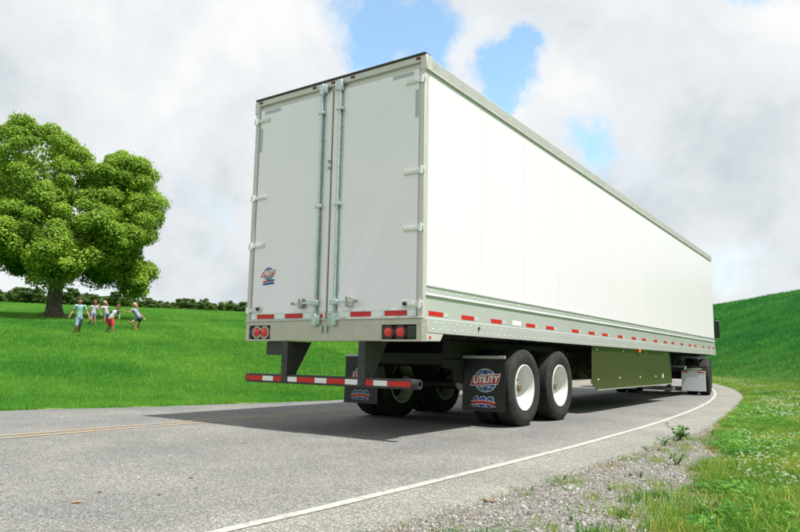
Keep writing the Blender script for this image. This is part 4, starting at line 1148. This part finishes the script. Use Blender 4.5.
    ok = (dr > -.03) & (g.random(len(x)) < gm*.95+.02*(dr < 1.5)); x, y, r = x[ok], y[ok], r[ok]
    sc = np.clip(np.exp(g.normal(-5.25, .42, len(x))), .003, .02)
    scatter('gravel', np.stack([x, y, terrain(x, y)+sc*.25], 1), sc, st, 'loose grey gravel along the right shoulder of the road', 1.0, 11)
    # stray chippings on the asphalt
    x, y, r = polar(2600, 2.2, 16, 0, 70, 1.2, g); off, s = road_off(x, y)
    pr = np.where(off < 0, .7, .12); ok = (off > -right_w(s)+.02) & (off < left_w(s)) & (g.random(len(x)) < pr); x, y, r = x[ok], y[ok], r[ok]
    sc = np.clip(np.exp(g.normal(-5.4, .35, len(x))), .003, .011)
    scatter('stray_chippings', np.stack([x, y, sc*.4], 1), sc, st, 'stray grey stone chippings lying on the asphalt', 1.0, 12)
build_grass()

# ------------------------------------------------------------------ roadside weeds and fallen leaves
WEED = leaf_mat('weed_leaves', (.03, .13, .02), (.13, .28, .045), 6, .3)
WSTEM = mat('weed_stem', (.09, .16, .04), .7)
def build_weeds():
    def weed(u, v, h, n, label, seed, spread=.8):
        p = hit(u, v, 1.5); p.z = terr(p.x, p.y); g = np.random.default_rng(seed)
        h *= .62; T = root('weed_plant', label, 'plant', p, (0, 0, 0), 0, 'weeds along the road shoulder')
        st = MB(); C, Nn, S = [], [], []
        for i in range(n):
            a = g.uniform(0, 6.28); e = Vector((math.cos(a)*h*spread*g.uniform(.3, 1), math.sin(a)*h*spread*g.uniform(.3, 1), h*g.uniform(.55, 1.1)))
            m = e*.5+Vector((0, 0, h*.15)); st.tube([(0, 0, -.02), m, e], [.0035, .0028, .0012], 5)
            for j in range(9):
                t = g.uniform(.25, 1.0); q = (m*(2*t*(1-t))+e*t*t); C.append(tuple(q+Vector(g.normal(0, h*.07, 3)))); nn = g.normal(0, .5, 3)+np.array([0, 0, 1]); Nn.append(nn); S.append(h*g.uniform(.12, .24))
        part('stem', st, WSTEM, T)
        V, F = leaves(np.array(C), unit(np.array(Nn)), np.array(S), g)
        o = bpy.data.objects.new('leaves', np_mesh('leaves', V, F, WEED)); col.objects.link(o); place(o, Vector((0, 0, 0)), T)
    weed(679, 441, .30, 13, 'largest leafy weed at the pavement edge where the verge begins', 1)
    weed(664, 446, .16, 8, 'low weed just left of the largest weed at the pavement edge', 2, 1.3)
    weed(645, 451, .10, 6, 'flat little weed on the pavement edge two steps before the largest weed', 12, 1.6)
    weed(677, 466, .16, 9, 'leafy weed on the gravel straight below the largest weed', 3, 1.1)
    weed(563, 480, .06, 6, 'small round weed in the gravel nearest the road line', 4, 1.2)
    weed(659, 499, .10, 8, 'weed rosette at the right edge of the gravel', 5, 1.3)
    weed(625, 519, .10, 7, 'weed sprouting from the gravel near the bottom of the picture', 6, 1.1)
    weed(610, 492, .06, 5, 'yellowish sprout in the middle of the gravel', 7)
    weed(533, 491, .05, 5, 'tiny weed in the gravel close beside the crumbled pavement edge', 8)
    weed(572, 523, .05, 5, 'tiny weed in the gravel near the lower picture edge', 9)
    weed(640, 478, .08, 6, 'short weed where gravel meets grass below the second weed', 10, 1.2)
build_weeds()
def build_fallen_leaves():
    LM = mat('dry_orange_leaf', (.36, .20, .08), .7, var=.3, vscale=30)
    LB = mat('dry_brown_leaf', (.16, .10, .05), .8, var=.3, vscale=30)
    def leaf(u, v, s, rz, label, m_):
        s *= .8; p = hit(u, v, 1.5); off, ss = road_off(p.x, p.y); on = off > -right_w(ss)
        p.z = .006 if on else terr(p.x, p.y)+.016
        out = [(-.5, 0), (-.3, .2), (0, .3), (.3, .2), (.55, 0), (.3, -.2), (0, -.28), (-.3, -.2)]
        V = [(0, 0, .03)]+[(x, y, .12*abs(y)+.10*x*x+.04) for x, y in out]; V += [(x, y, z+.02) for x, y, z in V]
        n = len(out); F = [(0, 1+(i+1) % n, 1+i) for i in range(n)]+[(n+1, n+2+i, n+2+(i+1) % n) for i in range(n)]+[(1+i, 1+(i+1) % n, n+2+(i+1) % n, n+2+i) for i in range(n)]
        mb = MB().add([(x*s, y*s, z*s) for x, y, z in V], F)
        o = part('fallen_leaf', mb, m_); o.location = p; o.rotation_euler = (0, 0, rz); tag(o, label, 'leaf', 'fallen leaves')
    leaf(490, 504, .10, .3, 'orange fallen leaf lying on the grey gravel', LM)
    leaf(75, 526, .08, .9, 'orange fallen leaf on the asphalt at the lower left corner', LM)
    leaf(190, 496, .07, 2.0, 'orange fallen leaf in mid-lane left of the white line', LM)
    leaf(243, 456, .07, .4, 'orange fallen leaf on the asphalt just outside the trailer shadow', LM)
    leaf(418, 427, .07, 1.2, 'fallen leaf in the trailer shadow behind the right wheels', LM)
    leaf(98, 513, .05, 1.9, 'dark fallen leaf on the asphalt near the left lower corner', LB)
    leaf(158, 516, .045, .2, 'small dark fallen leaf near the start of the white line', LB)
    leaf(60, 514, .035, .2, 'tiny dark fallen leaf on the asphalt farthest left', LB)
build_fallen_leaves()

# ------------------------------------------------------------------ children playing
SKIN = mat('skin', (.37, .175, .105), .55, var=.06, vscale=20)
def remesh(o, vox, sm=2):
    m = o.modifiers.new('surface', 'REMESH'); m.mode = 'VOXEL'; m.voxel_size = vox; m.use_smooth_shade = True
    if sm: k = o.modifiers.new('relax', 'SMOOTH'); k.iterations = sm; k.factor = .5
def child_person(label, u0, v0, J, face, hgt, hair_c, shirt_m, sleeve_m, sleeve, shorts_m, short_len, shoe_m, long_hair=False, group='children playing in the field'):
    ox, oy = 50, 285; z = 7.2727
    base = hit(ox+u0/z, oy+v0/z, 12); base.z = terr(base.x, base.y)
    d = base-CAM; rz = -math.atan2(d.x, d.y)
    k = d.dot(CM @ Vector((0, 0, -1)))/669.454/z          # metres per traced unit
    T = root('person', label, 'person', base, (0, 0, 0), rz, group)
    Q = {n: Vector(((p[0]-u0)*k, p[2] if len(p) > 2 else 0, (v0-p[1])*k)) for n, p in J.items()}
    H_ = hgt*k; s = H_/1.4
    f = Vector(face).normalized()
    hd, nk, pe = Q['head'], Q['neck'], Q['pelvis']
    up = (hd-nk).normalized(); f = (f-up*f.dot(up)).normalized(); side = f.cross(up)
    b = MB()
    # head: cranium, jaw, nose, ears
    b.capsule(hd+up*.025*s-f*.012*s, hd-up*.012*s+f*.008*s, .088*s, .080*s, 14, 6)
    b.capsule(hd-up*.05*s+f*.03*s, hd-up*.075*s+f*.045*s, .055*s, .036*s, 12, 5)
    b.capsule(hd+f*.085*s-up*.002*s, hd+f*.100*s-up*.028*s, .009*s, .014*s, 8, 3)
    for e in (-1, 1): b.capsule(hd+side*e*.086*s+up*.012*s, hd+side*e*.088*s-up*.02*s, .013*s, .010*s, 8, 3)
    b.capsule(hd-up*.06*s, nk-up*.02*s, .042*s, .045*s)
    sl, sr = Q['shL'], Q['shR']; mid = (sl+sr)/2
    b.capsule(sl, sr, .052*s, .052*s); b.capsule(mid-Vector((0, 0, .05*s)), pe.lerp(mid, .45), .098*s, .085*s, 14, 5); b.capsule(pe.lerp(mid, .45), pe, .086*s, .092*s, 14, 5)
    b.capsule(Q['hipL'], Q['hipR'], .078*s, .078*s)
    for S_ in 'LR':
        sh, el, ha, hp, kn, an, to = (Q[n+S_] for n in ('sh', 'el', 'ha', 'hip', 'kn', 'an', 'toe'))
        b.capsule(sh, el, .040*s, .032*s); b.capsule(el, ha, .032*s, .022*s)
        # hand: palm, four fingers with a bend, thumb off the side
        dr_ = (ha-el).normalized(); w_ = dr_.orthogonal().normalized(); n_ = dr_.cross(w_)
        pm = ha+dr_*.045*s; b.capsule(ha+w_*.012*s, pm+w_*.018*s, .017*s, .015*s, 8, 3); b.capsule(ha-w_*.012*s, pm-w_*.018*s, .017*s, .015*s, 8, 3)
        for q, ln in ((-.028, .042), (-.0095, .052), (.0095, .056), (.028, .048)):
            a0 = pm+w_*q*s; a1 = a0+dr_*ln*.55*s+n_*.006*s; a2 = a1+dr_*ln*.45*s+n_*.018*s
            b.capsule(a0, a1, .0085*s, .008*s, 6, 2); b.capsule(a1, a2, .008*s, .0065*s, 6, 2)
        t0 = ha+w_*.022*s+dr_*.012*s; t1 = t0+w_*.028*s+dr_*.024*s; b.capsule(t0, t1, .010*s, .009*s, 6, 2); b.capsule(t1, t1+dr_*.028*s+n_*.01*s, .009*s, .007*s, 6, 2)
        b.capsule(hp, kn, .072*s, .048*s, 12, 5)
        cf = kn.lerp(an, .33); b.capsule(kn, cf, .047*s, .050*s); b.capsule(cf, an, .050*s, .031*s)
        b.capsule(an, to, .032*s, .027*s)
    o = part('body', b, SKIN, T); remesh(o, .0085, 1)
    # hair
    h = MB(); h.capsule(hd+up*.044*s-f*.018*s, hd+up*.004*s-f*.034*s, .096*s, .093*s, 14, 6)
    h.capsule(hd+up*.070*s+f*.046*s+side*.034*s, hd+up*.070*s+f*.046*s-side*.034*s, .036*s, .036*s, 10, 4)
    if long_hair:
        tail = hd-f*.11*s-up*.10*s; h.capsule(hd-f*.085*s+up*.02*s, tail, .045*s, .034*s); h.capsule(tail, tail-f*.05*s-up*.08*s, .034*s, .014*s)
    HM = mat('hair', hair_c, .6, var=.25, vscale=40); ho = part('hair', h, HM, T); remesh(ho, .011, 1)
    for e in (-1, 1):
        part('eye', MB().ball(hd+f*.084*s+side*e*.031*s+up*.008*s, (.009*s, .009*s, .008*s), 10, 6), M['dark'], T)
    part('mouth', MB().capsule(hd+f*.088*s-up*.055*s+side*.016*s, hd+f*.088*s-up*.055*s-side*.016*s, .006*s, .006*s, 8, 3), mat('lips', (.42, .12, .10), .5), T)
    # shirt
    c = MB(); c.capsule(sl, sr, .062*s, .062*s); c.capsule(mid-Vector((0, 0, .05*s)), pe.lerp(mid, .45), .110*s, .100*s, 16, 5); c.capsule(pe.lerp(mid, .45), pe.lerp(mid, .05), .104*s, .114*s, 16, 5)
    if sleeve and sleeve_m is shirt_m:
        for S_ in 'LR': c.capsule(Q['sh'+S_], Q['sh'+S_].lerp(Q['el'+S_], sleeve), .055*s, .050*s)
    so = part('shirt', c, shirt_m, T); remesh(so, .011, 2)
    if sleeve and sleeve_m is not shirt_m:
        for S_ in 'LR':
            x = part('sleeve', MB().capsule(Q['sh'+S_], Q['sh'+S_].lerp(Q['el'+S_], sleeve), .066*s, .054*s), sleeve_m, T)
    # shorts
    c = MB(); c.capsule(pe+Vector((0, 0, .01)), (Q['hipL']+Q['hipR'])/2, .100*s, .100*s, 14, 5); c.capsule(Q['hipL'], Q['hipR'], .092*s, .092*s, 14, 5)
    for S_ in 'LR': c.capsule(Q['hip'+S_], Q['hip'+S_].lerp(Q['kn'+S_], short_len), .088*s, .072*s, 14, 3)
    po = part('shorts', c, shorts_m, T); remesh(po, .011, 2)
    if shoe_m:
        for S_ in 'LR':
            c = MB().capsule(Q['an'+S_]-Vector((0, 0, .012*s)), Q['toe'+S_], .042*s, .036*s, 12, 4); part('shoe', c, shoe_m, T)
    return T
def build_children():
    CL = lambda n, a, **k: mat(n, a, .85, **k)
    teal = CL('teal_print', (.08, .26, .27), c2=(.40, .52, .48), vscale=14); denim = CL('denim', (.16, .24, .36), var=.2, vscale=20); white = CL('white_cotton', (.47, .46, .49), var=.06)
    grey_s = CL('slate_shorts', (.07, .12, .17), c2=(.25, .33, .40), vscale=12); navy = CL('navy', (.02, .03, .075), var=.2); red = CL('red_shorts', (.52, .02, .035), var=.1); bluep = CL('blue_print', (.12, .17, .32), c2=(.45, .52, .66), vscale=16)
    coral = CL('coral_shoe', (.75, .12, .05)); black = CL('black_shoe', (.015, .015, .018)); tan = CL('tan_shoe', (.30, .16, .09))
    child_person('child in teal patterned shirt and grey-blue shorts walking at far left', 186, 366,
        dict(head=(196, 116), neck=(198, 142), shL=(172, 154), shR=(228, 154), elL=(156, 192, .03), haL=(137, 232, -.06), elR=(249, 192, .02), haR=(267, 232, -.1), pelvis=(199, 236), hipL=(189, 246), hipR=(211, 246),
             knL=(187, 302, -.12), anL=(181, 354, 0), toeL=(176, 363, -.16), knR=(208, 300, .1), anR=(204, 343, .34), toeR=(204, 357, .26)),
        (.45, -.85, -.25), 276, (.035, .016, .010), teal, teal, .55, grey_s, .85, tan)
    child_person('child in white top with reddish hair and one black shoe stepping out', 300, 306,
        dict(head=(312, 127), neck=(310, 146), shL=(291, 156), shR=(330, 157), elL=(277, 180, .02), haL=(282, 203, .06), elR=(345, 188, .0), haR=(360, 213, -.05), pelvis=(306, 204), hipL=(298, 211), hipR=(315, 211),
             knL=(295, 256, -.05), anL=(270, 290, .16), toeL=(259, 301, .12), knR=(319, 256, 0), anR=(320, 297, .03), toeR=(315, 304, -.08)),
        (-.3, .9, 0), 200, (.16, .045, .02), white, white, .45, denim, .35, black, True)
    child_person('blond child in white top raising one bent arm, second from the tree group', 392, 301,
        dict(head=(386, 131), neck=(391, 150), shL=(375, 160), shR=(409, 160), elL=(358, 174, -.1), haL=(347, 156, -.15), elR=(417, 178, .05), haR=(414, 199, .06), pelvis=(402, 204), hipL=(394, 210), hipR=(410, 210),
             knL=(392, 254, -.02), anL=(388, 291, .02), toeL=(383, 298, -.08), knR=(407, 251, .15), anR=(412, 282, .32), toeR=(412, 294, .26)),
        (-.85, .4, 0), 188, (.46, .27, .12), white, white, .4, denim, .4, tan, True)
    child_person('child in red shorts and white shirt with navy sleeves running', 436, 361,
        dict(head=(478, 159), neck=(466, 179), shL=(441, 191, .05), shR=(478, 193, -.05), elL=(428, 215, .1), haL=(441, 235, -.12), elR=(489, 217, -.1), haR=(491, 238, -.16), pelvis=(433, 243), hipL=(425, 250), hipR=(442, 251),
             knL=(430, 304, .05), anL=(409, 337, .22), toeL=(401, 348, .17), knR=(453, 300, -.06), anR=(456, 347, -.05), toeR=(463, 358, -.12)),
        (.8, -.45, -.1), 226, (.09, .03, .018), white, navy, .6, red, .8, tan)
    child_person('blond child with navy shorts and coral shoes running nearest the trailer', 630, 336,
        dict(head=(605, 150), neck=(609, 172), shL=(592, 184, -.1), shR=(623, 184, .05), elL=(566, 204, -.15), haL=(538, 196, -.25), elR=(651, 212, .1), haR=(674, 239, .05), pelvis=(639, 234), hipL=(632, 244, -.05), hipR=(648, 245, .05),
             knL=(590, 277, -.12), anL=(620, 311, 0), toeL=(629, 326, -.06), knR=(641, 289, .1), anR=(633, 321, .22), toeR=(624, 332, .13)),
        (-.9, -.2, 0), 208, (.55, .34, .17), bluep, bluep, 0, navy, .38, coral, True)
build_children()
